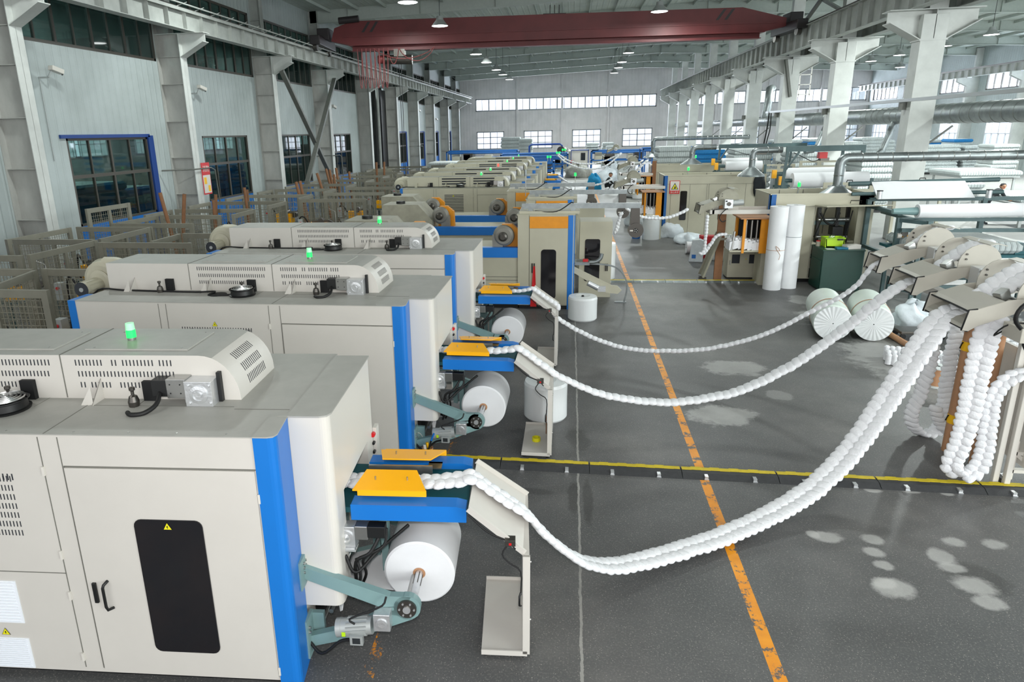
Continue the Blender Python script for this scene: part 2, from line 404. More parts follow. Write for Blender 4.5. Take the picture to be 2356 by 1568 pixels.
LC = [8.1, 15.67, 23.1, 30.6, 37.8, 45.8, 53.2, 60.7, 68.0, 76.0, 83.5]        # left wall columns
RC = [25.7 + 7.3 * k for k in range(9)]                                         # middle row columns
# ---- left wall with openings
WZ0, WZ1, UZ0, UZ1 = 1.57, 4.1, 6.62, 9.3
wl = MB(); wbays = []
prev = Y0
for i, y in enumerate(LC):
    y1 = LC[i + 1] if i + 1 < len(LC) else YB
    door = i == 5; a, b = y + 2.15, min(y + 6.0, y1 - 0.8); ua, ub = y + 0.9, y1 - 0.25
    if i == 0: wl.box(XW - .15, XW, prev, y, 0, 11)
    if door:
        wl.box(XW - .15, XW, y, y + .5, 0, 11); wl.box(XW - .15, XW, y1 - .6, y1, 0, 11); wl.box(XW - .15, XW, y + .5, y1 - .6, 7.4, 11)
    else:
        wl.box(XW - .15, XW, y, a, 0, UZ0); wl.box(XW - .15, XW, b, y1, 0, UZ0); wl.box(XW - .15, XW, a, b, WZ1, UZ0)
        wl.box(XW - .15, XW, y, ua, UZ0, 11); wl.box(XW - .15, XW, ub, y1, UZ0, 11); wl.box(XW - .15, XW, ua, ub, UZ1, 11)
        wl.box(XW - .15, XW, a, b, 0, WZ0, 1)
    wbays.append((a, b, ua, ub, door, y, y1))
struct('wall_left', wl, ['wall_sheet_y', 'blue'])
wn = 0
def window_unit(x, a, b, z0, z1, nv, nh, fr, glass, thick=0.06, axis='x', label=None, low_split=True, blue=False):
    global wn
    wn += 1; g = MB()
    if axis == 'x': g.box(x - .012, x + .012, a, b, z0, z1)
    else: g.box(a, b, x - .012, x + .012, z0, z1)
    w = build('window_%d' % wn, g, glass); w['kind'] = 'structure'
    if label: w['label'] = label
    f = MB(); t = thick
    def bx(u0, u1, za, zb, d=.06, m=0):
        if axis == 'x': f.box(x - d, x + d, u0, u1, za, zb, m)
        else: f.box(u0, u1, x - d, x + d, za, zb, m)
    bx(a, b, z0, z0 + t); bx(a, b, z1 - t, z1); bx(a, a + t, z0, z1); bx(b - t, b, z0, z1)
    for i in range(1, nv): u = a + (b - a) * i / nv; k = t / 2 if i % 2 == 0 or nv < 4 else t / 4; bx(u - k, u + k, z0, z1, .045)
    for i in range(1, nh): z = z0 + (z1 - z0) * i / nh; bx(a, b, z - t / 3, z + t / 3, .045)
    build('window_frame', f, fr, parent=w)
    if blue:
        tb = MB(); tb.box(x + .02, x + .12, a - .25, b + .1, z1, z1 + .1); tb.box(x + .02, x + .12, b, b + .28, z0 - 1.5, z1 + .05); build('window_trim', tb, 'blue_trim', parent=w, label='dark blue cladding along the window head and side')
    return w
for i, (a, b, ua, ub, door, y, y1) in enumerate(wbays):
    if door: continue
    window_unit(XW - .06, a, b, WZ0, WZ1, 4, 1, 'frame_dark', 'glass_left', .07, blue=(i in (1, 6, 7, 8, 9)))
    h = MB().box(XW - .1, XW - .01, a, b, 2.95, 3.05)
    tr = build('transom', h, 'frame_dark', parent=bpy.data.objects['window_%d' % wn])
    window_unit(XW - .06, ua, ub, UZ0, UZ1, 8, 1, 'frame_dark', 'glass_left', .09)
# sliding door of the dark opening
d = MB().box(XW - 1.2, XW - 1.1, 45.9, 53.1, 0, 7.4); dd = build('door_1', d, 'dark'); dd['kind'] = 'structure'; dd['label'] = 'tall dark gateway opening in the left wall'
build('door_post', MB().cyl((XW + .1, 50.4, 0), (XW + .1, 50.4, 8.5), .11), 'beam_white', parent=dd)
build('door_leaf', MB().box(XW + .02, XW + .12, 51.2, 52.6, 0, 7.2), 'black', parent=dd)
# ---- neighbouring hall seen through the left windows
an = MB(); an.box(-26, -25.8, Y0, YB, 0, 11); an.box(-26, XW - .2, Y0, YB, 11, 11.2); an.box(-26, XW - .2, YB, YB + .2, 0, 11.2); an.box(-26, XW - .2, Y0 - .2, Y0, 0, 11.2); struct('wall_annex', an, 'column_old')
for i, y in enumerate(LC[1:9]):
    if i == 4: continue
    for k in (0, 1):
        ya = y + 9.5 + k * 5.2
        g = window_unit(-25.78, ya, ya + 2.6, 3.2, 5.2, 5, 3, 'frame_white', 'day_pane', .05, label='bright mullioned window of the neighbouring hall') if 'day_pane' in M else None
        if g is None:
            mat('day_pane', 'F3F6FA', 0.5, emit=0.9); window_unit(-25.78, ya, ya + 2.6, 3.2, 5.2, 5, 3, 'frame_white', 'day_pane', .05)
for yy in (15, 30, 50): area_light('fill_neighbour_hall', (-20, yy, 10.5), (0, 0, 0), 2, 2, 1800, (.85, .97, 1))  # added fill lights that brighten the view through the left windows
# ---- back wall
bw = MB()
SX = [(-12.3, 10.4), (12.3, 34.5)]; SZ0, SZ1 = 6.5, 8.05
LWX = []
for pa, pb in ((1097, 1160), (1205, 1271), (1316, 1382), (1431, 1500)): LWX.append((atY(pa, 320, YB).x, atY(pb, 320, YB).x))
for x in (13.4, 19.2, 25.0, 30.4): LWX.append((x, x + 3.6))
segs = []; c = -15.0
bw.box(-15, 35.2, YB, YB + .2, SZ1, 11.6); bw.box(-15, 35.2, YB, YB + .2, 4.0, SZ0); bw.box(-15, 35.2, YB, YB + .2, 0, 1.75)
bw.box(-15, SX[0][0], YB, YB + .2, SZ0, SZ1); bw.box(SX[0][1], SX[1][0], YB, YB + .2, SZ0, SZ1); bw.box(SX[1][1], 35.2, YB, YB + .2, SZ0, SZ1)
for a, b in LWX: bw.box(c, a, YB, YB + .2, 1.75, 4.0); c = b
bw.box(c, 35.2, YB, YB + .2, 1.75, 4.0)
for x in (-6.9, -1.2, 4.6, 17.5, 23.5, 29.4): bw.box(x - .12, x + .12, YB - .2, YB, 0, roof_z(x))
struct('wall_back', bw, 'wall_sheet_x')
for a, b in SX: window_unit(YB + .05, a, b, SZ0, SZ1, 26, 1, 'frame_grey', 'glass_day', .14, axis='y')
for k, (a, b) in enumerate(LWX): window_unit(YB + .05, a, b, 1.75, 4.0, 4, 3, 'frame_grey', 'glass_day', .12, axis='y')
for a, b in SX: area_light('daylight_back_window', ((a + b) / 2, YB + .5, 7.2), (R(-90), 0, 0), b - a, 1.5, 3500, (1, 1, 1))
area_light('daylight_back_low_window', (0, YB + .6, 2.9), (R(-90), 0, 0), 30, 2.2, 1800)
# ---- right wall of the second bay
rw = MB(); rw.box(XR, XR + .2, Y0, YB, 0, 1.7); rw.box(XR, XR + .2, Y0, YB, 4.0, 6.4); rw.box(XR, XR + .2, Y0, YB, 8.3, 10.2)
y = Y0
while y < YB:
    for z0, z1 in ((1.7, 4.0), (6.4, 8.3)):
        rw.box(XR, XR + .2, y, y + 2.2 if z0 < 2 else y + .8, z0, z1)
        rw.box(XR, XR + .2, y + 6 if z0 < 2 else y + 7, min(y + 7.5, YB), z0, z1)
    window_unit(XR + .05, y + 2.2, min(y + 6, YB), 1.7, 4.0, 4, 2, 'frame_white', 'glass_day', .08)
    window_unit(XR + .05, y + .8, min(y + 7, YB), 6.4, 8.3, 6, 1, 'frame_dark', 'glass_day', .08)
    y += 7.5
struct('wall_right', rw, 'wall_sheet_y')
area_light('daylight_right_windows', (XR + .6, 45, 5.5), (0, R(90), 0), 4.5, 80, 12000, (0.93, 1.0, 0.98))
# ---- steel columns
def left_col_mesh():
    r = thing('steel_column', 'x', 'column')
    b = MB().box(XW, XF, -.008, .008, 0, 7.5); b.box(XW, XW + .02, -.2, .2, 0, 8.1); build('web', b, 'column_old', r)
    b = MB().box(XF - .02, XF, -.2, .2, 0, 7.5); build('flange', b, 'column_white', r)
    b = MB()
    for z in (0.75, 2.05, 3.35, 4.6, 5.85, 6.75): b.box(XW, XF - .02, -.16, .16, z, z + .018)
    build('stiffener', b, 'column_old', r)
    b = MB().prism([(XF, 6.75), (-12.5, 7.22), (-12.5, 7.5), (XF, 7.5)], 'y', -.01, .01); b.prism([(XF, 6.73), (-12.5, 7.2), (-12.5, 7.22), (XF, 6.75)], 'y', -.2, .2); b.box(XW, -12.45, -.22, .22, 7.48, 7.5)
    build('bracket', b, 'column_white', r)
    b = MB().box(XW, XW + .55, -.008, .008, 7.5, 10.6); b.box(XW + .53, XW + .55, -.16, .16, 7.5, 10.6); b.box(XW, XW + .55, -.12, .12, 9, 9.02); build('upper_column', b, 'beam_white', r)
    return r
c0 = left_col_mesh()
nm = ['nearest the camera, its foot out of frame', 'left of the wide window with the blue frame', 'right of the wide blue-framed window', 'right of the second window, where the cross brace starts', 'right of the cross bracing', 'left of the tall dark gateway', 'right of the tall dark gateway', 'second past the dark gateway', 'third past the dark gateway', 'fourth past the dark gateway', 'farthest down the left wall']
for i, y in enumerate(LC):
    lab = 'grimy white steel column on the left wall, ' + nm[i]
    if i == 0: c0.location.y = y; c0['label'] = lab; c0['group'] = 'steel columns along the left wall'
    else: dup(c0, (0, y, 0), 0, lab, 'steel columns along the left wall')
def right_col():
    r = thing('steel_column', 'x', 'column')
    build('shaft', MB().box(-.38, .38, -.3, .3, 0, 7.3), 'column_white', r, bevel=.01)
    b = MB().prism([(-.38, 6.55), (-1.35, 7.1), (-1.35, 7.45), (1.35, 7.45), (1.35, 7.1), (.38, 6.55)], 'y', -.012, .012)
    b.prism([(-.38, 6.52), (-1.35, 7.07), (-1.35, 7.1), (-.38, 6.55)], 'y', -.3, .3); b.prism([(.38, 6.55), (1.35, 7.1), (1.35, 7.07), (.38, 6.52)], 'y', -.3, .3)
    b.box(-1.4, 1.4, -.32, .32, 7.43, 7.46); b.box(-.42, .42, -.32, .32, 6.5, 6.56); b.box(-.01, .01, -.3, .3, 6.56, 7.43)
    build('bracket', b, 'column_white', r)
    build('upper_column', MB().box(-.2, .35, -.2, .2, 7.45, 11.05), 'column_white', r)
    return r
r0 = right_col()
nr = ['the nearest, in front of the big round duct', 'second from the camera', 'third from the camera, with a ladder beside its bracket', 'fourth from the camera', 'fifth from the camera', 'sixth from the camera', 'seventh from the camera', 'eighth from the camera', 'farthest, by the back wall']
for i, y in enumerate(RC):
    lab = 'white box steel column of the middle row, ' + nr[i]
    if i == 0: r0.location = (11.5, y, 0); r0['label'] = lab; r0['group'] = 'middle row of steel columns'
    else: dup(r0, (11.5, y, 0), 0, lab, 'middle row of steel columns')
for i in range(11):
    b = MB().box(33.9, 34.8, -.15, .15, 0, 7.5); b.prism([(33.9, 6.8), (33.1, 7.2), (33.1, 7.5), (33.9, 7.5)], 'y', -.15, .15); b.box(34.3, 34.8, -.12, .12, 7.5, 9.9)
    y = Y0 + 7.5 * i + 8.3
    tag(build('steel_column', b, 'column_white', loc=(0, y, 0)), 'pale steel column on the far right wall, %s from the near end' % ORD[i], 'column', 'steel columns along the right wall')
# ---- crane runway beams
def runway(X, z0, z1, y0, y1, name_lab, mt):
    t = thing('runway_beam', name_lab, 'crane rail', (X, y0, z0))
    L = y1 - y0; h = z1 - z0
    b = MB().box(-.01, .01, 0, L, .02, h - .02); b.box(-.2, .2, 0, L, h - .025, h); b.box(-.17, .17, 0, L, 0, .025); build('beam', b, mt, t)
    b = MB(); y = 0
    while y < L: b.box(-.15, .15, y, y + .012, .025, h - .025); y += 1.05
    build('stiffener', b, mt, t)
    build('crane_rail', MB().box(-.04, .04, 0, L, h, h + .12), 'steel_dark', t)
    return t
rb = runway(-12.9, 7.5, 8.12, Y0, YB - .5, 'pale runway beam with stiffeners and crane rail along the left wall', 'beam_light')
b = MB().bar((.35, 0, .74), (.35, 97, .74), .05, .04); b.bar((.2, 0, .6), (.2, 97, .6), .03, .1)
for i in range(90): b.bar((.2, 1 + i * 1.07, .66), (.42, 1.25 + i * 1.07, .8), .02, .02)
build('power_rail', b, 'beam_light', rb)
runway(10.85, 7.46, 8.42, Y0, YB - .5, 'grey-white runway beam resting on the middle columns, left side', 'beam_light')
runway(12.25, 7.46, 8.3, Y0, YB - .5, 'second runway beam on the middle columns, right side facing the next bay', 'beam_white')
runway(33.4, 7.5, 8.1, Y0, YB - .5, 'pale runway beam along the far right wall', 'column_white')
# ---- rafters and purlins
rf = []
for i, y in enumerate([0.5] + LC):
    b = MB()
    for xa, xb in ((-14.2, 8), (8, 34.7)):
        za, zb = roof_z(xa), roof_z(xb)
        for (dz0, dz1, hw) in ((-.62, 0, .008), (-.64, -.62, .13)):
            b.add([(xa, y - hw, za + dz0), (xb, y - hw, zb + dz0), (xb, y + hw, zb + dz0), (xa, y + hw, za + dz0), (xa, y - hw, za + dz1), (xb, y - hw, zb + dz1), (xb, y + hw, zb + dz1), (xa, y + hw, za + dz1)],
                  [(0, 3, 2, 1), (4, 5, 6, 7), (0, 1, 5, 4), (1, 2, 6, 5), (2, 3, 7, 6), (3, 0, 4, 7)])
    for x in range(-12, 34, 4): z = roof_z(x); b.box(x - .01, x + .01, y - .12, y + .12, z - .62, z)
    struct('trim_%d' % (i + 1), b, 'roof_steel', label='roof rafter, %s from the camera' % ORD[i])
b = MB(); x = -13.0
while x < 34.5:
    z = roof_z(x); b.box(x - .03, x + .03, Y0, YB, z - .16, z - .01); x += 1.55
struct('trim_13', b, 'roof_steel', label='roof purlins')
# ---- cross bracing on the left wall between the fourth and fifth columns
cbz = thing('cross_brace', 'dark steel X bracing in front of the third left window', 'brace', (XF + .32, 34, 0))
yA, yB_ = LC[3] + .1 - 34, LC[4] - .3 - 34
build('brace_bar', MB().bar((0, yA, 6.9), (0, yB_, 0.6), .22, .12), 'brace_dark', cbz)
build('brace_bar', MB().bar((.14, yA + .3, 0.5), (.14, yB_, 7.0), .22, .12), 'brace_dark', cbz)
bz = thing('cross_brace', 'dark steel bracing above the right end of the red crane', 'brace', (11.5, RC[2] - 3.6, 0))
build('brace_bar', MB().bar((0, -3.0, 10.6), (0, 3.0, 8.6), .15, .12), 'brace_dark', bz); build('brace_bar', MB().bar((.1, -3.0, 8.6), (.1, 3.0, 10.6), .15, .12), 'beam_white', bz)
# ---- red overhead crane
cl = atY(765, 92, 35.0); cr = atY(1806, 75, 37.2)
cl.z = 8.9; cr.z = 8.85
ax = (cr - cl); Lc = ax.length; rzc = math.atan2(ax.y, ax.x)
t = thing('overhead_crane', 'dark red overhead travelling crane spanning the left bay', 'crane', cl, rzc)
pts = [(0, -.35), (0.2, .25), (1.1, .55), (Lc - 2.2, .55), (Lc - .1, .02), (Lc - .1, -.35), (Lc - 1.2, -.58), (1.0, -.58)]
gm = MB().prism(pts, 'y', -.3, .3, 0); gm.box(.9, Lc - 1.1, -.42, .42, -.6, -.55, 0)
for xx in (1.9, 2.3, Lc - 3.1, Lc - 2.7): gm.add([(xx, -.302, .5), (xx + .14, -.302, .5), (xx - .2, -.302, 0.02), (xx - .34, -.302, 0.02)], [(3, 2, 1, 0)], 1)
build('girder', gm, ['crane_red', 'crane_dark'], t)
build('web_ledge', MB().box(.6, Lc - .6, -.36, -.3, -.2, -.14), 'crane_red', t)
build('lower_flange', MB().box(1.0, Lc - 1.2, -.24, .24, -.85, -.82).box(1.0, Lc - 1.2, -.01, .01, -.82, -.58), 'crane_red', t)
for xx, w in ((-.55, .6), (Lc + .1, .6)):
    e = build('end_carriage', MB().box(xx - .2, xx + .3, -1.6, 1.6, -.62, -.2).box(xx - .1, xx + .5, -.5, .5, -.3, .25), 'crane_dark', t, bevel=.03)
    for s in (-1.3, 1.3): build('wheel', MB().cyl((xx - .1, s, -.7), (xx + .1, s, -.7), .2, n=20), 'steel_dark', e)
build('drive_motor', MB().cyl((.5, -.5, .55), (1.5, -.5, .62), .16, n=14), 'crane_dark', t)
hx = (atY(908, 130, 35.3) - cl).length
h = build('hoist', MB().cyl((hx - .75, 0, -1.25), (hx + .7, 0, -1.3), .23, n=18).box(hx - .2, hx + .35, -.25, .25, -1.15, -.8).cyl((hx - 1.05, 0, -1.25), (hx - .75, 0, -1.25), .2, 1, n=16), ['steel_dark', 'hook_red'], t)
build('hoist_cable', MB().tube([(hx, 0, -1.4), (hx + .02, 0, -8)], .015).tube([(hx + .12, 0, -1.4), (hx + .08, 0, -8)], .015), 'black', h)
fest = MB()
xs = [1.3 + .22 * i for i in range(8)] + [3.4, 5.2, hx - 1.2]
for i in range(len(xs) - 1):
    a, b_ = xs[i], xs[i + 1]; dep = 1.9 if i < 7 else 1.6 - .12 * i
    fest.tube([(a + (b_ - a) * k / 10, -.32, -.75 - dep * math.sin(pi * k / 10) ** .7) for k in range(11)], .022, n=6)
build('festoon_cable', fest, 'hook_red', t)
build('top_fitting', MB().box(Lc * .475, Lc * .525, -.05, .05, .55, .62).bar((Lc * .49, 0, .6), (Lc * .49, 0, 1.0), .04, .04).bar((Lc * .5, 0, .6), (Lc * .5, 0, 1.0), .04, .04).bar((Lc * .51, 0, .6), (Lc * .51, 0, 1.0), .04, .04), 'crane_dark', t)
# ---- pendant lamps
mat('lamp_glow', 'FFFFFF', 0.4, emit=9)
LP = [(938, 6, 9.3), (1095, 125, 9.0), (1119, 144, 9.0), (1142, 161, 9.0), (1157, 172, 9.0), (1172, 183, 9.0), (1517, 27, 9.3), (1446, 122, 9.0), (1431, 143, 9.0), (1423, 156, 9.0), (1413, 168, 9.0), (1012, 60, 9.2), (2281, 80, 8.2), (2069, 127, 8.2), (2004, 141, 8.2), (2174, 106, 8.2), (2071, 155, 8.2)]
lab = ['high above the near end of the red crane', 'first below the crane in the left row', 'second below the crane in the left row', 'third below the crane in the left row', 'fourth below the crane in the left row', 'last of the left row by the back wall', 'above the right half of the red crane', 'first below the crane in the right row', 'second below the crane in the right row', 'third below the crane in the right row', 'last of the right row by the back wall', 'hanging just above the red crane girder', 'rightmost in the next bay', 'left of the big column top in the next bay', 'farther left in the next bay', 'behind the nearest middle column', 'low over the far stacks of the next bay']
def lamp():
    t = thing('pendant_lamp', 'x', 'lamp')
    build('lamp_shade', MB().lathe([(.05, .42), (.14, .4), (.17, .25), (.36, 0.02), (.37, 0)], n=20), 'motor_grey', t)
    build('bulb_glass', MB().lathe([(0, .0), (.34, .0), (.35, .03)], n=20), 'lamp_glow', t)
    build('cord', MB().cyl((0, 0, .42), (0, 0, 2.3), .012, n=6), 'black', t); return t
l0 = lamp()
for i, (px, py, z) in enumerate(LP):
    for _k in range(4): p = at(px, py, z); z = roof_z(p.x) - 2.2
    p.z = z
    if i == 0: l0.location = p; l0['label'] = 'grey bell pendant lamp, ' + lab[i]; l0['group'] = 'pendant lamps'
    else: dup(l0, p, 0, 'grey bell pendant lamp, ' + lab[i], 'pendant lamps')
for i, (x, y, e) in enumerate([(-8, 5, .35), (5, 5, .3), (-10, 14, .9), (5, 14, .5), (-10, 22, 1.1), (5, 24, .9), (-8, 32, 1.1), (5, 34, 1.3), (-6, 47, 1.8), (5, 47, 2), (-6, 62, 2.6), (5, 62, 2.6), (0, 78, 4), (17, 14, 5), (28, 14, 5), (17, 30, 6), (28, 30, 6), (17, 48, 6), (28, 48, 6), (22, 68, 7)]):
    d = bpy.data.lights.new('lamp_light', 'AREA'); d.shape = 'DISK'; d.size = .7; d.energy = 300 * e; d.color = (.93, 1, .97) if y > 12 else (1, .98, .95)
    o = bpy.data.objects.new('lamp_light', d); COL.objects.link(o); o.location = (x, y, 8.9 if x < 11 else 8.1)
# ================================================================== POCKET COIL MACHINES (left row)
T = 2.06
def sticker(b, x, z, s, y, mi_y, mi_k):
    # yellow warning triangle with black border and bolt, facing -Y
    b.add([(x - s, y, z), (x + s, y, z), (x, y, z + 1.73 * s)], [(0, 1, 2)], mi_k)
    b.add([(x - s * .86, y - .001, z + s * .08), (x + s * .86, y - .001, z + s * .08), (x, y - .001, z + 1.58 * s)], [(0, 1, 2)], mi_y)
    b.add([(x - s * .12, y - .002, z + s * .95), (x + s * .15, y - .002, z + s * .95), (x + s * .02, y - .002, z + s * .6), (x + s * .2, y - .002, z + s * .6), (x - s * .08, y - .002, z + s * .2), (x - .02 * s, y - .002, z + s * .5), (x - s * .2, y - .002, z + s * .5)], [(0, 6, 5, 4, 3, 2, 1)], mi_k)
def slots_front(b, x0, x1, z, h, y, pitch=.0285, w=.008, gaps=(), m=0, lean=0):
    x = x0
    while x < x1:
        if not any(g0 <= x <= g1 for g0, g1 in gaps): b.box(x, x + w, y - .0015, y + .01, z, z + h, m)
        x += pitch
def coil_machine(detail=True):
    r = thing('coil_machine', 'x', 'machine')
    XL = -4.15
    b = MB().box(XL, .02, .0, 1.75, .06, T - .004, 0).box(XL - .0, .1, .36, 1.72, .06, T - .004, 0)
    b.box(XL + .03, 0, .05, 1.7, 0, .06, 1)
    # panel seams
    for x in (-1.40, -1.545, -2.9, -3.0): b.box(x - .003, x + .003, -.003, .002, .1, T - .02, 2)
    b.box(-2.9, -1.545, -.003, .002, .938, .944, 2)
    build('cabinet', b, ['cream', 'black', 'seam'], r)
    # upper front vent slots and louvred side vent
    vb = MB()
    if detail:
        slots_front(vb, -2.72, -1.8, 1.70, .05, 0, pitch=.034, w=.01)
        for k in range(7): slots_front(vb, -2.6, -1.815, 1.25 + .073 * k, .045, 0, pitch=.026, w=.008)
    else:
        for k in range(12): vb.box(-2.6, -1.9, -.003, .002, 1.2 + .055 * k, 1.225 + .055 * k)
    build('vent_slots', vb, 'slot', r)
    for z0, z1 in ((.485, .857), (-.0 + .07, .344)):
        fb = MB().box(-2.75, -1.965, -.006, 0, z0, z1, 0)
        for k in range(14): zz = z0 + (z1 - z0) * (k + .5) / 14; fb.box(-2.72, -1.985, -.012, -.004, zz - .005, zz + .005, 0)
        build('filter_panel', fb, 'filter_white', r, label='white louvred filter panel')
    for sx_, sz_ in ((-2.14, .372), (-2.27, 1.765)): sb = MB(); sticker(sb, sx_, sz_, .036, -.004, 0, 1); build('warning_label', sb, ['sign_yellow', 'black'], r)
    # door with dark window
    db = MB().box(-1.385, -.012, -.012, 0, .09, 1.81, 0)
    db.box(-1.39, -.006, -.004, .001, 1.812, 1.822, 1); db.box(-1.392, -1.386, -.004, .001, .09, 1.82, 1)
    d = build('door', db, ['cream', 'seam'], r)
    wb = MB().prism(rrect(-.94, -.435, .295, 1.42, .055), 'y', -.02, -.012, 0)
    w = build('door_window', wb, 'glass_black', d)
    sb = MB(); sticker(sb, -.69, 1.345, .034, -.022, 0, 1); build('warning_label', sb, ['sign_yellow', 'black'], d)
    build('handle', MB().box(-1.345, -1.315, -.03, -.012, .71, .88), 'black', d, bevel=.004)
    build('handle', MB().tube([(-1.225, -.012, .895), (-1.235, -.05, .885), (-1.245, -.052, .86), (-1.245, -.052, .70), (-1.235, -.05, .672), (-1.215, -.012, .665)], .011, n=8), 'black', d)
    for x, zs in ((-1.545, (1.78, 1.1, .75, .2)), (-.0, (1.6, .15))):
        for z in zs: build('hinge', MB().box(x - .008, x + .008, -.016, 0, z - .035, z + .035), 'white_coat', r)
    # top plates
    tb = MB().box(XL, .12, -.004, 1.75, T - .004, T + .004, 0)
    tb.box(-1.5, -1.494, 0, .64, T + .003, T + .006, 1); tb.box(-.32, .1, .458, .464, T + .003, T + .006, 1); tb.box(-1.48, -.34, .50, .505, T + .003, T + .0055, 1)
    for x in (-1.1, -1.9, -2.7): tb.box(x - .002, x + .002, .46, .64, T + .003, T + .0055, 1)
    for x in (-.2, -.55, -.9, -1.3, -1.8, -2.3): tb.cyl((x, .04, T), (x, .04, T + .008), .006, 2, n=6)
    build('top_plate', tb, ['top_dust_dim', 'seam', 'steel'], r)
    # blue corner pillar
    prof = [(.0, -.012)] + [(.0 + .10 + .055 * math.sin(R(a)), -.012 + .055 - .055 * math.cos(R(a))) for a in (0, 22, 45, 67, 90)] + [(.125, .34), (.0, .34)]
    build('blue_corner', MB().prism(prof, 'z', .0, T, 0, smooth=False), 'blue', r)
    build('corner_cap', MB().prism([(-.002, -.014), (.10, -.014), (.14, .0), (.157, .04), (.127, .34), (-.002, .34)], 'z', T + .001, T + .010), 'top_dust_dim', r)
    build('blue_end_strip', MB().box(XL - .1, XL, -.01, .35, .05, T + .004), 'blue', r)
    # white rounded end housing, open under the entry
    p = [(.10, .345)] + arc(.355, .41, .065, -90, 0, 6) + [(.42, 1.66), (.10, 1.66)]
    p = [(.10, .55), (.42, .55), (.42, 1.66), (.10, 1.66)]; hb = MB().prism(p, 'z', 1.33, T - .001, 0); p2 = [(.10, .345)] + arc(.355, .41, .065, -90, 0, 6) + [(.42, .56), (.10, .56)]
    hb.prism([(.10, T), (.10, .52), (.16, .46), (.36, .46), (.42, .52), (.42, 1.34), (.10, 1.34)], 'y', .56, .6, 0)
    hb.prism(p2, 'z', .46, T - .001, 0)
    hb.box(.1, .42, 1.45, 1.66, .46, 1.34, 0)
    hb.box(.09, .15, .6, 1.45, .1, 1.33, 1)
    build('end_housing', hb, ['white_coat', 'dark'], r)
    build('housing_lid', MB().prism([(.055, .33), (.36, .33), (.41, .35), (.43, .40), (.43, 1.68), (.122, 1.68), (.122, .40)], 'z', T, T + .012), 'top_dust_dim', r)
    # control strip with emergency stop at the back corner
    cbx = build('control_strip', MB().box(.42, .455, 1.68, 1.78, .9, 1.36), 'white_coat', r)
    eb = MB().cyl((.43, 1.66, 1.31), (.43, 1.62, 1.31), .022, 0, n=14); build('stop_button', eb, 'red', cbx)
    for z in (1.22, 1.13, 1.04): build('switch', MB().cyl((.43, 1.67, z), (.43, 1.63, z), .014, n=10), 'black', cbx)
    # hood with rounded end
    HX0, HX1, HY0, HY1, HZ = -4.12, -.34, .64, 1.36, 2.42
    hp = [(HX1, T), (HX0, T), (HX0, HZ)] + [(-.64 + .30 * math.sin(R(a)), T + .02 + (HZ - T - .02) * math.cos(R(a)) if True else 0) for a in range(0, 91, 10)]
    hb = MB(); n = len(hp)
    hb.prism(hp, 'y', HY0, HY1, 0)
    hb.m[-n:] = [0] * n
    # top faces, dusty and darkened as under grazing light
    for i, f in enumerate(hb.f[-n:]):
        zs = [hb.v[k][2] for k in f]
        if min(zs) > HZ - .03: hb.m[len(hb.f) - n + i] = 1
        if 3 <= i < n - 1: hb.sm[len(hb.f) - n + i] = True
    for x in (-1.75, -2.92): hb.box(x - .004, x + .004, HY0 - .003, HY1, T + .01, HZ + .004, 2)
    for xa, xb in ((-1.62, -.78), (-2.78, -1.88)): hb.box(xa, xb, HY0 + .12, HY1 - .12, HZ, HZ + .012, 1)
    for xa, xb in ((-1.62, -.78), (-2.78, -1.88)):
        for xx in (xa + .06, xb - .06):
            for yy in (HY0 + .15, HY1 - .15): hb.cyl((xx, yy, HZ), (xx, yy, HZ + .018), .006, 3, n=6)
    hood = build('hood', hb, ['cream', 'top_dust_dim', 'seam', 'steel'], r)
    vb = MB()
    if detail:
        for x0, x1, g in ((-1.635, -.84, ((-1.40, -1.36), (-1.30, -1.26), (-.99, -.96))), (-2.80, -1.85, ())):
            slots_front(vb, x0, x1, 2.335, .048, HY0, .0295, .009, g); slots_front(vb, x0 + .01, x1, 2.245, .045, HY0, .0295, .009); slots_front(vb, x0 + .015, x1 - .3, 2.155, .045, HY0, .0295, .009, ((-1.58, -1.55), (-1.36, -1.31)))
        # slots on the curved end
        for ai, a in enumerate((38, 58, 76)):
            for k in range(12):
                yy = HY0 + .2 + k * .03
                def cp(aa): return (-.64 + .302 * math.sin(R(aa)), T + .02 + (HZ - T - .018) * math.cos(R(aa)))
                (xa, za), (xb, zb) = cp(a - 6), cp(a + 6)
                vb.add([(xa, yy, za), (xb, yy, zb), (xb, yy + .01, zb), (xa, yy + .01, za)], [(0, 1, 2, 3)])
    else:
        for x0, x1 in ((-1.62, -.84), (-2.8, -1.9)):
            for z in (2.33, 2.24, 2.15): vb.box(x0, x1, HY0 - .003, HY0 + .01, z, z + .045)
    build('vent_slots', vb, 'slot', hood)
    for x in (-1.45, -2.62, -3.72):
        build('gusset', MB().prism([(x - .10, T), (x, T), (x, T + .16)], 'y', .50, .503).add([(x - .004, .48, T), (x + .004, .48, T), (x + .004, .64, T + .17), (x - .004, .64, T + .17)], [(0, 1, 2, 3)]).add([(x - .004, .48, T), (x - .004, .64, T), (x - .004, .64, T + .17), (x + .004, .48, T), (x + .004, .64, T), (x + .004, .64, T + .17)], [(0, 1, 2), (5, 4, 3), (0, 2, 5, 3)]), 'cream', hood)
    # signal lamp
    s = build('signal_lamp', MB().cyl((-1.37, 1.0, HZ), (-1.37, 1.0, HZ + .035), .032, n=16), 'steel', r)
    build('lamp_lens', MB().cyl((-1.37, 1.0, HZ + .035), (-1.37, 1.0, HZ + .10), .037, 0, n=18, r2=.036).cyl((-1.37, 1.0, HZ + .1), (-1.37, 1.0, HZ + .155), .036, 1, n=18, r2=.033), ['green_glow', 'green_clear'], s)
    # blower on the far left end
    bx, by, bz = -4.42, 1.0, 2.12
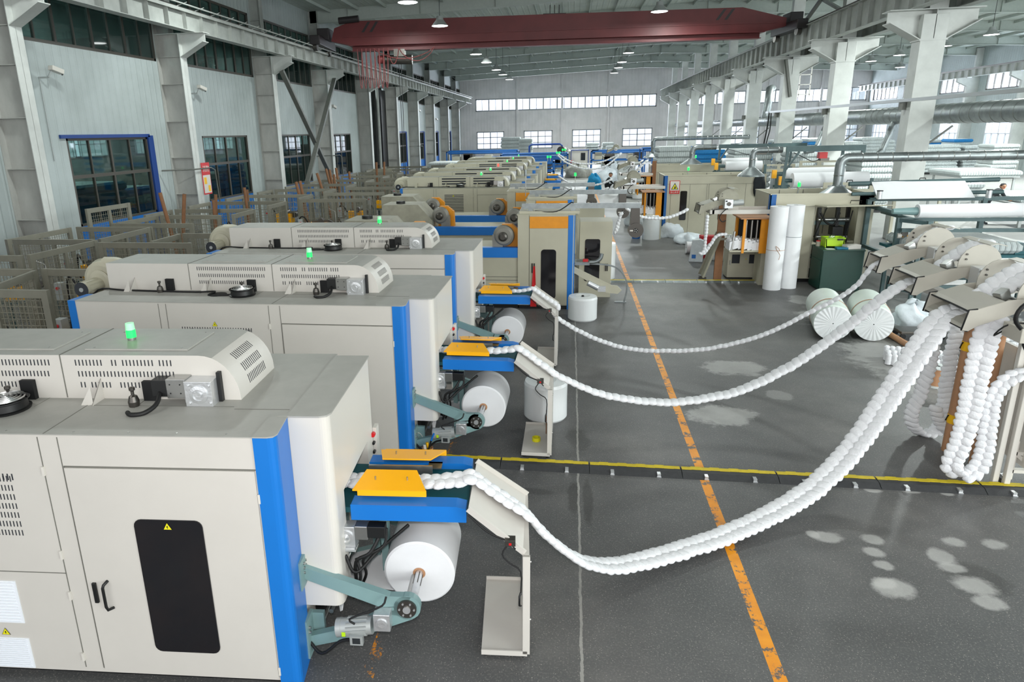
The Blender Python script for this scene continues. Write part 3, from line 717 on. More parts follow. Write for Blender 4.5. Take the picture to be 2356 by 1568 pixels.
    sc = MB().lathe([(.0, -.13), (.22, -.13), (.27, -.10), (.285, -.04), (.285, .06), (.26, .12), (.2, .14), (0, .14)], (bx, by, bz), (0, 1, 0), n=28)
    sc.tube([(bx + .02, by, bz + .2), (bx + .18, by, bz + .2), (bx + .34, by, bz + .16)], .12, n=12)
    sc.lathe([(.29, -.015), (.30, 0), (.29, .015)], (bx, by, bz), (0, 1, 0), n=28); sc.lathe([(.15, 0), (.16, -.02), (.12, -.03), (.0, -.03)], (bx, by - .13, bz), (0, 1, 0), n=20)
    sc.box(bx - .1, bx + .1, by - .1, by + .1, 1.5, bz - .2)
    bl = build('blower', sc, 'cream_old', r)
    mb_ = MB().cyl((bx - .02, by - .16, bz - .04), (bx - .02, by - .46, bz - .04), .1, 0, n=12)
    for k in range(12): a = 2 * pi * k / 12; mb_.box(bx - .024 + .1 * math.cos(a), bx - .016 + .1 * math.cos(a), by - .44, by - .2, bz - .05 + .1 * math.sin(a), bz - .03 + .1 * math.sin(a), 0)
    mb_.cyl((bx - .02, by - .46, bz - .04), (bx - .02, by - .5, bz - .04), .105, 0, n=16, mc=1); mb_.cyl((bx - .02, by - .5, bz - .04), (bx - .02, by - .51, bz - .04), .03, 2, n=10)
    build('blower_motor', mb_, ['cream_old', 'slot', 'motor_grey'], bl)
    # servo gearbox on the top plate
    g = MB().box(-.71, -.5, .50, .66, T, T + .2, 0).box(-.73, -.69, .53, .63, T + .02, T + .17, 0).lathe([(.07, 0), (.07, -.012), (.045, -.016), (.045, -.006), (.025, -.006), (.025, -.02), (.0, -.02)], (-.6, .5, T + .1), (0, 1, 0), n=20)
    for dx in (-.08, .08):
        for dz in (.03, .17): g.cyl((-.6 + dx, .5, T + dz), (-.6 + dx, .485, T + dz), .011, n=8)
    g.box(-.86, -.71, .52, .64, T + .06, T + .21, 1)
    for a_, c_ in ((-.83, .1), (-.75, .1), (-.83, .17), (-.75, .17)): g.cyl((a_, .52, T + c_), (a_, .518, T + c_), .006, 3, n=6)
    g.box(-.98, -.86, .525, .635, T + .07, T + .2, 2).box(-.5, -.47, .6, .66, T, T + .24, 2)
    gm = build('servo_gearbox', g, ['alum', 'steel', 'black', 'dark'], r, bevel=.006)
    build('motor_cable', MB().tube(bez([(-.92, .53, T + .1), (-.9, .42, T + .05), (-.95, .33, T + .02), (-1.03, .30, T + .02), (-1.08, .34, T + .02)], 16), .017), 'rubber', gm)
    for x in (-1.12, -2.12, -3.28):
        q = MB().lathe([(.038, 0), (.042, .04), (.03, .08), (.012, .09), (.012, .12), (.022, .13), (.022, .15), (.0, .155)], (x, .5, T + .004), (0, 0, 1), n=14).box(x + .02, x + .13, .6, .638, T + .004, T + .16, 1)
        build('tension_post', q, ['steel_dark', 'dark'], r)
    # round cooling fan
    fx, fy = -2.07, .40
    f = MB().lathe([(.16, 0), (.165, .015), (.145, .02), (.14, .07), (.16, .08), (.16, .09)], (fx, fy, T + .006), (0, 0, 1), n=28)
    for rr in (.03, .055, .08, .105, .13): f.lathe([(rr - .004, .092), (rr, .1 + .02 * (1 - rr / .15)), (rr + .004, .092)], (fx, fy, T + .006), (0, 0, 1), 1, n=24)
    f.cyl((fx, fy, T + .05), (fx, fy, T + .1), .04, 0, n=14)
    for k in range(7): a = 2 * pi * k / 7; f.bar((fx, fy, T + .06), (fx + .135 * math.cos(a), fy + .135 * math.sin(a), T + .06), .05, .01, 0)
    fn = build('cooling_fan', f, ['black', 'steel'], r)
    build('fan_cable', MB().tube(bez([(fx - .14, fy - .03, T + .02), (fx - .3, fy - .06, T + .012), (fx - .45, fy - .04, T + .012), (fx - .42, fy + .08, T + .03), (fx - .7, fy + .1, T + .015), (fx - 1.3, fy + .12, T + .015), (XL + .3, fy + .15, T + .015), (XL - .12, fy + .2, T + .0), (XL - .25, fy + .15, T - .25), (XL - .1, fy + .05, T - .4)], 40), .012), 'rubber', fn)
    build('round_port', MB().cyl((fx - .35, fy + .02, T + .004), (fx - .35, fy + .02, T + .012), .11, n=22), 'dark', r)
    # ---- outfeed conveyor
    cz = 1.17
    c = MB().box(.30, 1.36, .62, 1.34, cz - .05, cz - .005, 0); c.cyl((1.36, .62, cz - .03), (1.36, 1.34, cz - .03), .026, 0, n=12)
    c.box(.3, 1.3, .7, 1.3, cz - .1, cz - .05, 1)
    cv = build('outfeed_belt', c, ['belt', 'dark'], r)
    for y0, s in ((.60, -1), (1.30, 1)):
        rp = [(.47, cz - .085), (1.38, cz - .085), (1.38, cz + .03), (1.30, cz + .05), (.47, cz + .05)]
        build('side_rail', MB().prism(rp, 'y', y0 - .03, y0 + .11), 'blue', cv, bevel=.006)
    def guard(y0, y1, dz, x0, x1, skew):
        m_ = MB(); zt = cz + dz
        m_.add([(x0, y0, zt), (x1 + .06, y0, zt), (x1 - .05, y1, zt + .035), (x0 + .06, y1, zt + .035), (x0, y0, zt - .012), (x1 + .06, y0, zt - .012), (x1 - .05, y1, zt + .023), (x0 + .06, y1, zt + .023)],
               [(0, 1, 2, 3), (7, 6, 5, 4), (4, 5, 1, 0), (5, 6, 2, 1), (6, 7, 3, 2), (7, 4, 0, 3)])
        m_.box(x0 + .04, x1 + .06, y0 - .004 if skew > 0 else y0 - .004, y0 + .012, zt - .05, zt)
        for xx in (x0 + .16, x0 + .42): m_.cyl((xx, (y0 + y1) / 2, zt + .015), (xx, (y0 + y1) / 2, zt + .045), .007, 1, n=6)
        return build('yellow_guard', m_, ['yellow', 'steel'], cv)
    guard(.66, .93, .13, .47, 1.0, 1)
    g2 = guard(1.42, 1.18, .10, .55, 1.08, -1)
    build('guide_bar', MB().box(.5, 1.05, 1.12, 1.14, cz + .02, cz + .1).box(1.0, 1.12, 1.18, 1.3, cz + .04, cz + .05), 'steel', cv)
    gb = MB().box(.37, .5, .52, .62, cz - .3, cz - .12, 0).lathe([(.06, 0), (.06, -.012), (.04, -.015), (.03, -.005), (.0, -.018)], (.43, .52, cz - .21), (0, 1, 0), n=18).box(.5, .6, .53, .62, cz - .24, cz - .12, 1).box(.6, .74, .53, .62, cz - .22, cz - .12, 2)
    gb.box(.36, .5, .5, .64, cz - .33, cz - .3, 0)
    gx = build('conveyor_gearbox', gb, ['alum', 'steel', 'black'], cv, bevel=.005)
    build('cable_bundle', MB().tube(bez([(.7, .58, cz - .2), (.62, .5, cz - .33), (.5, .5, cz - .42), (.48, .55, cz - .7), (.4, .7, .4)], 20), .014).tube(bez([(.74, .6, cz - .17), (.72, .56, cz - .3), (.56, .52, cz - .4), (.55, .6, cz - .6), (.46, .7, .35)], 20), .012).tube(bez([(.42, .5, cz - .36), (.5, .48, cz - .5), (.65, .62, cz - .4), (.9, .7, cz - .2)], 16), .014).tube(bez([(.5, .52, cz - .4), (.53, .5, cz - .55), (.46, .5, cz - .75)], 10), .013), 'rubber', gx)
    build('conveyor_leg', MB().box(.62, .68, .9, 1.0, .25, cz - .1).box(.5, .56, 1.1, 1.16, .0, cz - .1), 'teal', cv)
    # ---- roll arms
    def arm(y0, y1):
        # triangular frame: upper bar and lower bar meeting at a round end
        a = MB()
        top = [(.13, .86), (.13, .73), (.70, .545), (.83, .56)]
        def plate(poly): a.prism(poly, 'y', y0, y1)
        cxx, czz, rr = .93, .50, .105
        plate([(.13, .84), (.13, .735), (.72, .50), (.93, .50), (.93 + rr * .3, .50 + rr * .95), (.80, .60)])
        plate([(.13, .20), (.13, .10), (.55, .22), (.97, .40), (.93, .50), (.72, .45), (.5, .31)])
        plate([(.72, .50), (.72, .44), (.93, .42), (.93, .52)])
        plate([(cxx + rr * math.cos(R(t_)), czz + rr * math.sin(R(t_))) for t_ in range(0, 360, 20)])
        return a
    a1 = build('roll_arm', arm(.30, .36), 'teal', r, bevel=.004)
    fb = MB().cyl((.93, .30, .50), (.93, .28, .50), .075, 0, n=28).cyl((.93, .28, .50), (.93, .27, .50), .03, 1, n=16)
    for k in range(6): a = 2 * pi * k / 6; fb.cyl((.93 + .057 * math.cos(a), .28, .50 + .057 * math.sin(a)), (.93 + .057 * math.cos(a), .274, .50 + .057 * math.sin(a)), .008, 1, n=8)
    build('bearing_flange', fb, ['steel_dark', 'alum'], a1)
    build('shaft', MB().cyl((.93, .30, .50), (.95, 1.38, .54), .03, n=16), 'steel', a1)
    mb_ = MB().cyl((.41, .27, .33), (.66, .27, .36), .068, 0, n=20, r2=.068)
    for k in range(10): a = R(30 + k * 24); mb_.bar((.46, .27 + .07 * math.cos(a), .335 + .07 * math.sin(a)), (.62, .27 + .07 * math.cos(a), .355 + .07 * math.sin(a)), .006, .012, 0)
    mb_.cyl((.38, .27, .325), (.42, .27, .33), .072, 0, n=20).box(.5, .6, .17, .21, .25, .33, 0).box(.52, .58, .168, .172, .265, .315, 1)
    mb_.add([(.43, .2, .3), (.46, .2, .3), (.46, .2, .34), (.43, .2, .34)], [(0, 1, 2, 3)], 2)
    mt = build('gear_motor', mb_, ['motor_grey', 'cloth_dark', 'lime'], a1)
    g = MB().box(.68, .81, .21, .33, .35, .50, 0).lathe([(.045, 0), (.045, -.01), (.025, -.012), (.0, -.01)], (.745, .21, .42), (0, 1, 0), n=16)
    build('gearbox', g, 'alum', mt, bevel=.006)
    build('cable', MB().tube(bez([(.54, .2, .42), (.5, .2, .46), (.6, .22, .5), (.75, .24, .56), (.78, .27, .62)], 14), .008).tube(bez([(.13, .3, .16), (.25, .24, .1), (.4, .24, .22), (.5, .22, .26)], 14), .013), 'rubber', mt)
    build('roll_arm', arm(1.36, 1.42), 'teal', r, bevel=.004)
    build('rear_bracket', MB().box(.14, .2, 1.3, 1.45, .1, .9), 'teal', r); pb2 = MB().box(.125, .15, .24, .40, .04, .38).box(.14, .24, .38, .42, .2, .36); build('mount_plate', pb2, 'teal', r)
    pb = MB().box(.125, .15, .22, .40, .68, .92)
    for z in (.87, .83, .79): pb.cyl((.14, .30, z), (.16, .30, z), .012, 1, n=8); pb.cyl((.14, .35, z), (.16, .35, z), .012, 1, n=8)
    for z in (.3, .26): build('bolt', MB().cyl((.14, .28, z), (.165, .28, z), .012, n=8), 'steel', r)
    build('mount_plate', pb, ['teal', 'steel'], r)
    build('guide_roller', MB().cyl((.28, .45, .32), (.28, 1.35, .32), .02, 0).cyl((.2, .45, .22), (.2, 1.35, .22), .022, 0), 'steel', r)
    return r
MC = [((-2.074, 3.831), 4.3), ((-2.032, 7.355), 0), ((-2.027, 10.76), 0)]
ML = ['large cream pocket coil machine nearest the camera, its open hood vents facing us', 'cream pocket coil machine directly behind the nearest one, blower at its left end', 'third cream pocket coil machine from the camera, in front of the grey blowers']
m1 = coil_machine(True)
m1.location = (MC[0][0][0], MC[0][0][1], 0); m1.rotation_euler.z = R(MC[0][1]); m1['label'] = ML[0]; m1['group'] = 'pocket coil machines in the left row'
for i in (1, 2): dup(m1, (MC[i][0][0], MC[i][0][1], 0), R(MC[i][1]), ML[i], 'pocket coil machines in the left row')
# nonwoven rolls on the arms, with the web running into the machine
def nw_roll():
    r = thing('nonwoven_roll', 'x', 'roll')
    ax = Vector((.015, 1, .03)).normalized()
    c = Vector((.975, .66, .55))
    b = MB().lathe([(.035, 0), (.035, -.0), (.275, 0), (.292, .012), (.292, .545), (.275, .56), (.035, .56)], c, ax, n=56)
    for i, f in enumerate(b.f): b.m[i] = 1 if 56 * 2 <= i < 56 * 5 else 0
    b.lathe([(.052, -.003), (.032, -.002), (.032, .05)], c, ax, 2, n=20)
    build('roll_body', b, ['nonwoven', 'nonwoven', 'cardboard'], r)
    cr = MB().cyl(c - ax * .0, c - ax * .30, .031, 0, n=16)
    for k in range(5): a = 2 * pi * k / 5; cr.bar(c - ax * .02 + Vector((.031 * math.cos(a), 0, .031 * math.sin(a))), c - ax * .15 + Vector((.031 * math.cos(a), 0, .031 * math.sin(a))), .008, .004, 1)
    build('core_shaft', cr, ['alum', 'steel_dark'], r)
    q = MB(); P = [(.75, .36), (.5, .40), (.3, .35), (.22, .28)]
    for (xa, za), (xb, zb) in zip(P, P[1:]): q.add([(xa, .68, za), (xa, 1.2, za), (xb, 1.18, zb), (xb, .66, zb), (xa, .68, za + .004), (xa, 1.2, za + .004), (xb, 1.18, zb + .004), (xb, .66, zb + .004)], [(0, 1, 2, 3), (4, 7, 6, 5), (0, 4, 5, 1), (3, 2, 6, 7)])
    q.add([(.28, .62, .42), (.36, .68, .43), (.31, .66, .16), (.3, .62, .18)], [(0, 1, 2, 3)])
    build('fabric_web', q, 'nonwoven', r)
    return r
RL = ['white nonwoven roll on the arm of the nearest coil machine, end face towards us', 'white nonwoven roll on the arm of the second coil machine, wrapped roll behind it', 'white nonwoven roll on the arm of the third coil machine']
n1 = nw_roll()
for i in range(3):
    if i == 0: n1.location = m1.location; n1.rotation_euler = m1.rotation_euler; n1['label'] = RL[0]; n1['group'] = 'nonwoven rolls on the machine arms'
    else: dup(n1, (MC[i][0][0], MC[i][0][1], 0), 0, RL[i], 'nonwoven rolls on the machine arms')
# chute stands
def chute():
    r = thing('chute_stand', 'x', 'stand')
    A, B = Vector((1.40, .50, 1.235)), Vector((1.42, 1.27, 1.235)); Cc, D = Vector((1.86, 1.27, .92)), Vector((1.83, .42, .92))
    def slab(a, b_, c_, d_, t_, m=0, q=None):
        n_ = (b_ - a).cross(d_ - a).normalized() * t_; q.add([a, b_, c_, d_, a + n_, b_ + n_, c_ + n_, d_ + n_], [(3, 2, 1, 0), (4, 5, 6, 7), (0, 1, 5, 4), (1, 2, 6, 5), (2, 3, 7, 6), (3, 0, 4, 7)], m)
    q = MB(); slab(A, B, Cc, D, .004, 0, q)
    for a, b_ in ((A, D), (B, Cc)): q.bar(a + Vector((0, 0, .015)), b_ + Vector((0, 0, .015)), .012, .05)
    build('chute_tray', q, 'cream', r)
    lg = MB().box(1.815, 1.865, .38, 1.30, .05, .93).box(1.815, 1.87, .375, .40, .05, .93); build('leg_panel', lg, 'cream', r)
    bp = MB().box(1.49, 1.85, .38, 1.27, .045, .06).box(1.49, 1.85, .375, .385, .03, .075).box(1.49, 1.85, 1.26, 1.27, .045, .09); build('base_plate', bp, 'cream', r)
    for x, y in ((1.52, .42), (1.82, .42), (1.52, 1.24), (1.82, 1.24)): build('foot', MB().cyl((x, y, 0), (x, y, .035), .022, n=12), 'rubber', r)
    kx = MB().tube(bez([(1.4, .5, 1.2), (1.55, .46, 1.08), (1.7, .44, 1.02), (1.76, .43, .96)], 12), .008).tube(bez([(1.7, .42, 1.0), (1.66, .4, .93), (1.72, .39, .86), (1.8, .375, .8), (1.8, .37, .6)], 14), .006)
    sb = build('sensor_box', MB().box(1.68, 1.76, .40, .47, 1.0, 1.05).box(1.71, 1.73, .397, .4, 1.01, 1.03, 1), ['steel_dark', 'red'], r, bevel=.004)
    build('cable', kx, 'rubber', sb)
    for z in (.86, .34): build('bolt', MB().cyl((1.865, .42, z), (1.88, .42, z), .01, n=8), 'steel', r)
    build('handle', MB().tube([(1.8, .372, .62), (1.79, .35, .6), (1.79, .35, .52), (1.8, .372, .5)], .008), 'black', r)
    return r
CL = ['cream sheet metal chute and leg beside the nearest coil machine', 'cream chute stand at the second coil machine with yellow tape on its base', 'cream chute stand at the third coil machine']
c1 = chute()
for i in range(3):
    if i == 0: c1.location = m1.location; c1.rotation_euler = m1.rotation_euler; c1['label'] = CL[0]; c1['group'] = 'chute stands'
    else: dup(c1, (MC[i][0][0], MC[i][0][1], 0), 0, CL[i], 'chute stands')
# ---- spring coil strings
def mloc(i, p):
    (x, y), a = MC[i]; a = R(a)
    return Vector((x + p[0] * math.cos(a) - p[1] * math.sin(a), y + p[0] * math.sin(a) + p[1] * math.cos(a), p[2]))
def coil_string(pts, width, *a, **k):
    if k.pop('double', False):
        return coil_belt(pts, width, *a, **k)
    return coil_chain(pts, width, *a, **k)
def coil_belt(pts, width, pitch, thick, wdir, wend=None, seed=1, seg=8, **k):
    return coil_chain(pts, width, pitch, thick, wdir, wend=wend, seed=seed, seg=seg, rows=2, zig=.0, **k)
def coil_chain(pts, width, pitch, thick, wdir, name='coil_string', zig=.16, mt='coil_fabric', seed=1, seg=7, wend=None, rows=1):
    # chain of fabric pockets: barrels laid side by side across the path
    P = bez(pts, 160) if len(pts) < 40 else [Vector(p) for p in pts]
    L = [0]
    for a, b_ in zip(P, P[1:]): L.append(L[-1] + (b_ - a).length)
    tot = L[-1]; n = max(2, int(tot / pitch)); b = MB(); rnd = random.Random(seed); j = 0
    prof = [(-1, .3), (-.94, .7), (-.75, .92), (-.38, 1), (0, .96), (.38, 1), (.75, .92), (.94, .7), (1, .3)] if seg >= 8 else [(-1, .15), (-.85, .66), (-.45, .97), (0, 1), (.45, .97), (.85, .66), (1, .15)]
    for ii in range(n * rows):
        i, row = ii // rows, ii % rows
        s = (i + .5 + (.5 * row if rows > 1 else 0)) * tot / n
        if row == 0: j = 0 if rows == 1 and False else j
        if rows > 1 and ii and s < L[j]: j = max(0, j - 3)
        while j < len(L) - 2 and L[j + 1] < s: j += 1
        f = (s - L[j]) / max(1e-6, L[j + 1] - L[j]); c = P[j].lerp(P[j + 1], f); t = (P[j + 1] - P[j]).normalized()
        w = Vector(wdir(s / tot)) if callable(wdir) else Vector(wdir)
        w = (w - t * w.dot(t)).normalized(); nn = t.cross(w)
        za = zig * 3.2 + rnd.uniform(-.08, .08)
        w2 = (w + t * za).normalized(); t2 = nn.cross(w2) * -1
        wd = width if wend is None else width + (wend - width) * (s / tot)
        if rows > 1:
            sg_ = 1 if row else -1; c = c + w * (sg_ * wd * .245); wd = wd * .56; w2 = (w + t * (sg_ * .42)).normalized(); t2 = nn.cross(w2) * -1
        c = c + nn * rnd.uniform(-.004, .004) + w * rnd.uniform(-.006, .006)
        vs = []
        for u, rr in prof:
            for k in range(seg):
                a = 2 * pi * k / seg + i
                vs.append(c + w2 * (u * wd / 2) + t2 * (math.cos(a) * pitch * .76 * rr) + nn * (math.sin(a) * thick * rr * (.9 + .1 * math.cos(3 * u))))
        m_ = len(prof)
        fs = [(q * seg + k, q * seg + (k + 1) % seg, (q + 1) * seg + (k + 1) % seg, (q + 1) * seg + k) for q in range(m_ - 1) for k in range(seg)]
        fs += [tuple(range(seg - 1, -1, -1)), tuple((m_ - 1) * seg + k for k in range(seg))]
        b.add(vs, fs, 0, True)
    return build(name, b, mt)
BP = [(4.10, 7.85), (4.18, 9.06), (4.24, 10.1)]
HEADZ = [2.02, 2.09, 2.13]
def rope(i, px, width, pitch, thick, endw, double=False):
    st = mloc(i, (1.85, .88, 0)); A = (st.x, st.y); B = BP[i]
    pts = [mloc(i, (.3, .93, 1.23)), mloc(i, (.7, .93, 1.23)), mloc(i, (1.1, .93, 1.235)), mloc(i, (1.33, .92, 1.27)), mloc(i, (1.42, .91, 1.285)), mloc(i, (1.62, .89, 1.15)), mloc(i, (1.86, .87, .985))]
    for p in px:
        q = atplane(p[0], p[1], A, B); q.z = max(q.z, thick * 1.05); pts.append(q)
    hz = HEADZ[i]; pts += [Vector((B[0] + .02, B[1], hz - .08)), Vector((B[0] + .28, B[1], hz + .03)), Vector((B[0] + .5, B[1], hz + .26)), Vector((B[0] + .72, B[1], hz + .42)), Vector((B[0] + .95, B[1], hz + .46))]
    d = (Vector((B[0] - A[0], B[1] - A[1], 0))).normalized(); side = Vector((-d.y, d.x, 0))
    return coil_string(pts, width, pitch, thick, lambda s: Vector((0, 1, 0)).lerp(side, min(1, s * 4)), wend=endw, seed=i, seg=8, double=double)
o = rope(0, [(1245, 1218), (1330, 1285), (1420, 1300), (1550, 1270), (1700, 1218), (1850, 1138), (1950, 1045), (2050, 905), (2120, 795)], .19, .088, .034, .30, True)
tag(o, 'wide white pocket coil string sagging to the floor from the nearest machine', 'spring string')
o = rope(1, [(1280, 862), (1380, 905), (1480, 922), (1570, 923), (1700, 898), (1830, 835), (1950, 750), (2030, 685)], .15, .098, .042, .22)
tag(o, 'white pocket coil string from the second machine, middle of the three hanging loops', 'spring string')
o = rope(2, [(1280, 728), (1350, 770), (1430, 798), (1520, 807), (1640, 800), (1760, 768), (1870, 715), (1960, 665)], .11, .09, .036, .14)
tag(o, 'thin white pocket coil string from the third machine, farthest of the three hanging loops', 'spring string')
# ================================================================== REST OF THE LEFT ROW
def clone(o, par=None):
    c = o.copy(); COL.objects.link(c); c.parent = par
    for ch in list(o.children): clone(ch, c)
    return c
# ---- older coil machines with a tall front tower
def tower_machine():
    r = thing('tower_machine', 'x', 'machine'); TT = 2.17
    b = MB().box(-1.28, -.02, 0, 1.5, .09, TT, 0).box(-1.26, -.0, .04, 1.46, 0, .09, 1)
    for x in (-1.02, -.15): b.box(x - .004, x + .004, -.004, 0, .09, TT, 2)
    b.box(-1.3, .0, -.02, 1.52, TT, TT + .02, 0); b.box(-1.25, .1, .1, 1.3, TT + .02, TT + .08, 0)
    build('tower', b, ['cream_old', 'black', 'seam'], r)
    d = build('door', MB().box(-1.01, -.155, -.015, 0, .12, TT - .3), 'cream_old', r)
    build('door_window', MB().prism(rrect(-.75, -.41, .25, 1.40, .07), 'y', -.025, -.015), 'glass_black', d)
    build('yellow_header', MB().box(-1.01, -.155, -.015, 0, TT - .29, TT - .03), 'orange', r)
    for x in (-.95, -.9): build('handle', MB().box(x - .012, x + .012, -.04, -.015, .86, 1.08), 'black', d)
    build('blue_corner', MB().prism([(-.15, -.01), (-.05, -.01), (0, .04), (0, .3), (-.15, .3)], 'z', 0, TT), 'blue', r)
    b = MB().box(-4.6, -1.28, .05, 1.3, .09, 1.40, 0).box(-4.6, -1.28, .045, 1.3, 0, .09, 1); b.box(-4.6, -1.28, .04, .05, .74, .75, 2).box(-4.6, -1.28, .04, .05, .66, .67, 2)
    build('low_cabinet', b, ['cream_old', 'black', 'seam'], r)
    sb = MB(); sticker(sb, -1.9, .5, .03, .04, 0, 1); build('warning_label', sb, ['sign_yellow', 'black'], r)
    build('blue_band', MB().box(-4.6, -1.28, .02, .06, 1.2, 1.40).box(-4.6, -1.28, .02, .2, 1.4, 1.43), 'blue', r)
    def blower(x, y, z, cover):
        s = MB().lathe([(0, -.09), (.18, -.09), (.235, -.06), (.25, 0), (.235, .06), (.18, .09), (0, .09)], (x, y, z), (0, 1, 0), n=24)
        s.box(x - .26, x - .02, y - .07, y + .07, z - .3, z + .02) if not cover else s.box(x + .02, x + .27, y - .07, y + .07, z - .32, z)
        s.cyl((x, y - .09, z), (x, y - .22, z), .1, 0, n=14, r2=.08); s.lathe([(.11, 0), (.1, -.06), (.06, -.08), (0, -.08)], (x, y - .2, z), (0, 1, 0), 1, n=14)
        bl = build('blower', s, ['grille', 'steel_dark'], r)
        c = MB().prism([(x - .05, z + .25), (x + .18, z + .25), (x + .36, z + .1), (x + .38, z - .36), (x - .1, z - .36)], 'y', y + .1, y + .28)
        build('blower_guard', c, 'orange', bl)
    blower(-1.62, .22, 1.68, False); blower(-3.75, .35, 1.72, True)
    q = MB().prism([(-5.4, 1.4), (-3.95, 1.4), (-3.95, 1.6), (-4.35, 2.05), (-5.4, 2.05)], 'y', .1, 1.1)
    q.cyl((-4.95, .5, 2.05), (-4.95, .5, 2.12), .13, 1, n=20)
    build('intake_hood', q, ['cream_dirty', 'black'], r)
    # top beam with hanging guide disc
    b = MB().box(-1.2, 1.42, .15, .25, TT + .13, TT + .24).box(-1.05, -.95, .15, .25, TT + .05, TT + .14).box(-.1, 0, .15, .25, TT + .05, TT + .14)
    bm = build('top_beam', b, 'galv', r)
    g = MB().prism([(1.22, TT + .13), (1.4, TT + .13), (1.42, 1.85), (1.2, 1.8)], 'y', .1, .3).cyl((1.33, .05, 1.82), (1.33, .25, 1.82), .165, 0, n=26).cyl((1.33, .03, 1.82), (1.33, .06, 1.82), .05, 1, n=12)
    for k in range(5): a = 2 * pi * k / 5; g.cyl((1.33 + .03 * math.cos(a), .02, 1.82 + .03 * math.sin(a)), (1.33 + .03 * math.cos(a), .04, 1.82 + .03 * math.sin(a)), .008, 2, n=6)
    g.box(1.2, 1.27, .04, .05, 1.80, 1.83, 2)
    build('guide_disc', g, ['steel_dark', 'black', 'white_coat'], bm)
    build('beam_cable', MB().tube(bez([(-.9, .12, TT + .08), (-.5, .1, TT + .06), (-.3, .12, TT + .12), (-.1, .14, TT + .26), (-.05, .16, TT + .25)], 14), .012), 'rubber', bm)
    # rear cabinet on the aisle side
    b = MB().box(.13, .9, 1.25, 2.1, 0, 1.86, 0); rc = build('rear_cabinet', b, 'cream_old', r)
    build('cabinet_window', MB().prism(rrect(.26, .62, .40, 1.44, .05), 'y', 1.235, 1.25), 'glass_black', rc)
    for x in (.77, .81): build('handle', MB().box(x - .01, x + .01, 1.22, 1.25, .66, .84), 'black', rc)
    # lower arm with gear motor and bent guide hoop
    a = MB().prism([(.0, .98), (.0, .84), (.75, .38), (1.0, .36), (1.08, .45), (.98, .55), (.85, .56)], 'y', .1, .15)
    ar = build('swing_arm', a, 'cream_old', r)
    g = MB().cyl((.32, .07, .62), (.55, .07, .5), .065, 0, n=16).box(.55, .72, .03, .12, .42, .55, 0); build('gear_motor', g, 'alum', ar)
    hp = bez([(.0, .75, .93), (.5, .75, .93), (.95, .75, .86), (1.2, .75, .6), (1.25, .75, .3), (1.2, .75, .02)], 22)
    h = MB()
    for p, q_ in zip(hp, hp[1:]): h.bar(p, q_, .035, .05, 0, up=(0, 1, 0))
    h.box(.98, 1.25, .7, .8, 0, .02)
    build('guide_hoop', h, 'galv', r)
    tr = MB().box(.02, .35, .3, .7, .98, 1.05, 0).tube(bez([(.35, .5, 1.02), (.5, .5, 1.03), (.6, .5, 1.1), (.63, .5, 1.22)], 10), .045, 0); tr.box(.2, .32, .38, .5, 1.05, 1.1, 1)
    build('feed_tray', tr, ['galv', 'red'], r)
    return r
NL = [((.13, 15.15), 'grey tower coil machine with a red cloth on its door handle'), ((.10, 18.6), 'grey tower coil machine with orange header, second of the three under grey beams'), ((-.66, 21.2), 'grey tower coil machine, farthest of the three with orange headers')]
t0 = tower_machine()
for i, ((x, y), lab) in enumerate(NL):
    if i == 0: t0.location = (x, y, 0); t0['label'] = lab; t0['group'] = 'tower coil machines'
    else: dup(t0, (x, y, 0), 0, lab, 'tower coil machines', skip=('swing_arm', 'guide_hoop', 'feed_tray'))
tag(build('red_cloth', MB().add([(0, 0, 0), (.04, -.01, 0), (.075, -.015, -.95), (-.07, -.015, -.95), (.03, .02, 0), (.06, .02, -.95)], [(0, 3, 2, 1), (1, 2, 5, 4), (0, 4, 5, 3)]), 'red', loc=(.13 - .92, 15.15 - .05, 1.02)), 'narrow red cloth hanging from the tower machine door handle', 'cloth')
pk = MB().cyl((0, 0, 0), (0, 0, .55), .012, n=8).cyl((0, 0, .55), (0, 0, .72), .035, 1, n=12)
for i, (px, py) in enumerate(((1209, 475), (1323, 432))):
    p = atY(px, py, 18.9 if i == 0 else 24.0)
    tag(build('signal_lamp', pk if i == 0 else MB().cyl((0, 0, 0), (0, 0, 2.45), .014, n=8).cyl((0, 0, 2.45), (0, 0, 2.56), .04, 1, n=12, r2=.035), ['steel', 'galv' if i == 0 else 'green_glow'], loc=(p.x, p.y, 2.25 if i == 0 else 0)), 'unlit steel signal lamp on a thin pole above the orange headers' if i == 0 else 'green signal lamp on a pole behind the grey top beams', 'lamp')
# ---- far copies of the coil machine
far = [(24.2, 'behind the three tower machines, grey louvred vents'), (27.2, 'sixth row, green lamp on its hood'), (30.3, 'seventh row, red lamp on its hood'), (34.8, 'eighth row, green lamp on its hood'), (38.6, 'ninth row from the camera'), (42.8, 'farthest of its kind, in front of the blue machines')]
fm = coil_machine(False)
fm.location = (-1.9, far[0][0], 0); fm['label'] = 'older cream coil machine, ' + far[0][1]; fm['group'] = 'distant coil machines of the left row'
def recolor(o, mp):
    if o.type == 'MESH':
        o.data = o.data.copy()
        for i, m_ in enumerate(o.data.materials):
            if m_.name in mp: o.data.materials[i] = M[mp[m_.name]]
    for c in o.children: recolor(c, mp)
recolor(fm, {'cream': 'cream_old', 'top_dust_dim': 'top_old', 'white_coat': 'cream_old'})
sk = ('filter_panel', 'hinge', 'fan_cable', 'cable_bundle', 'guide_roller', 'cable', 'round_port', 'warning_label', 'conveyor_leg')
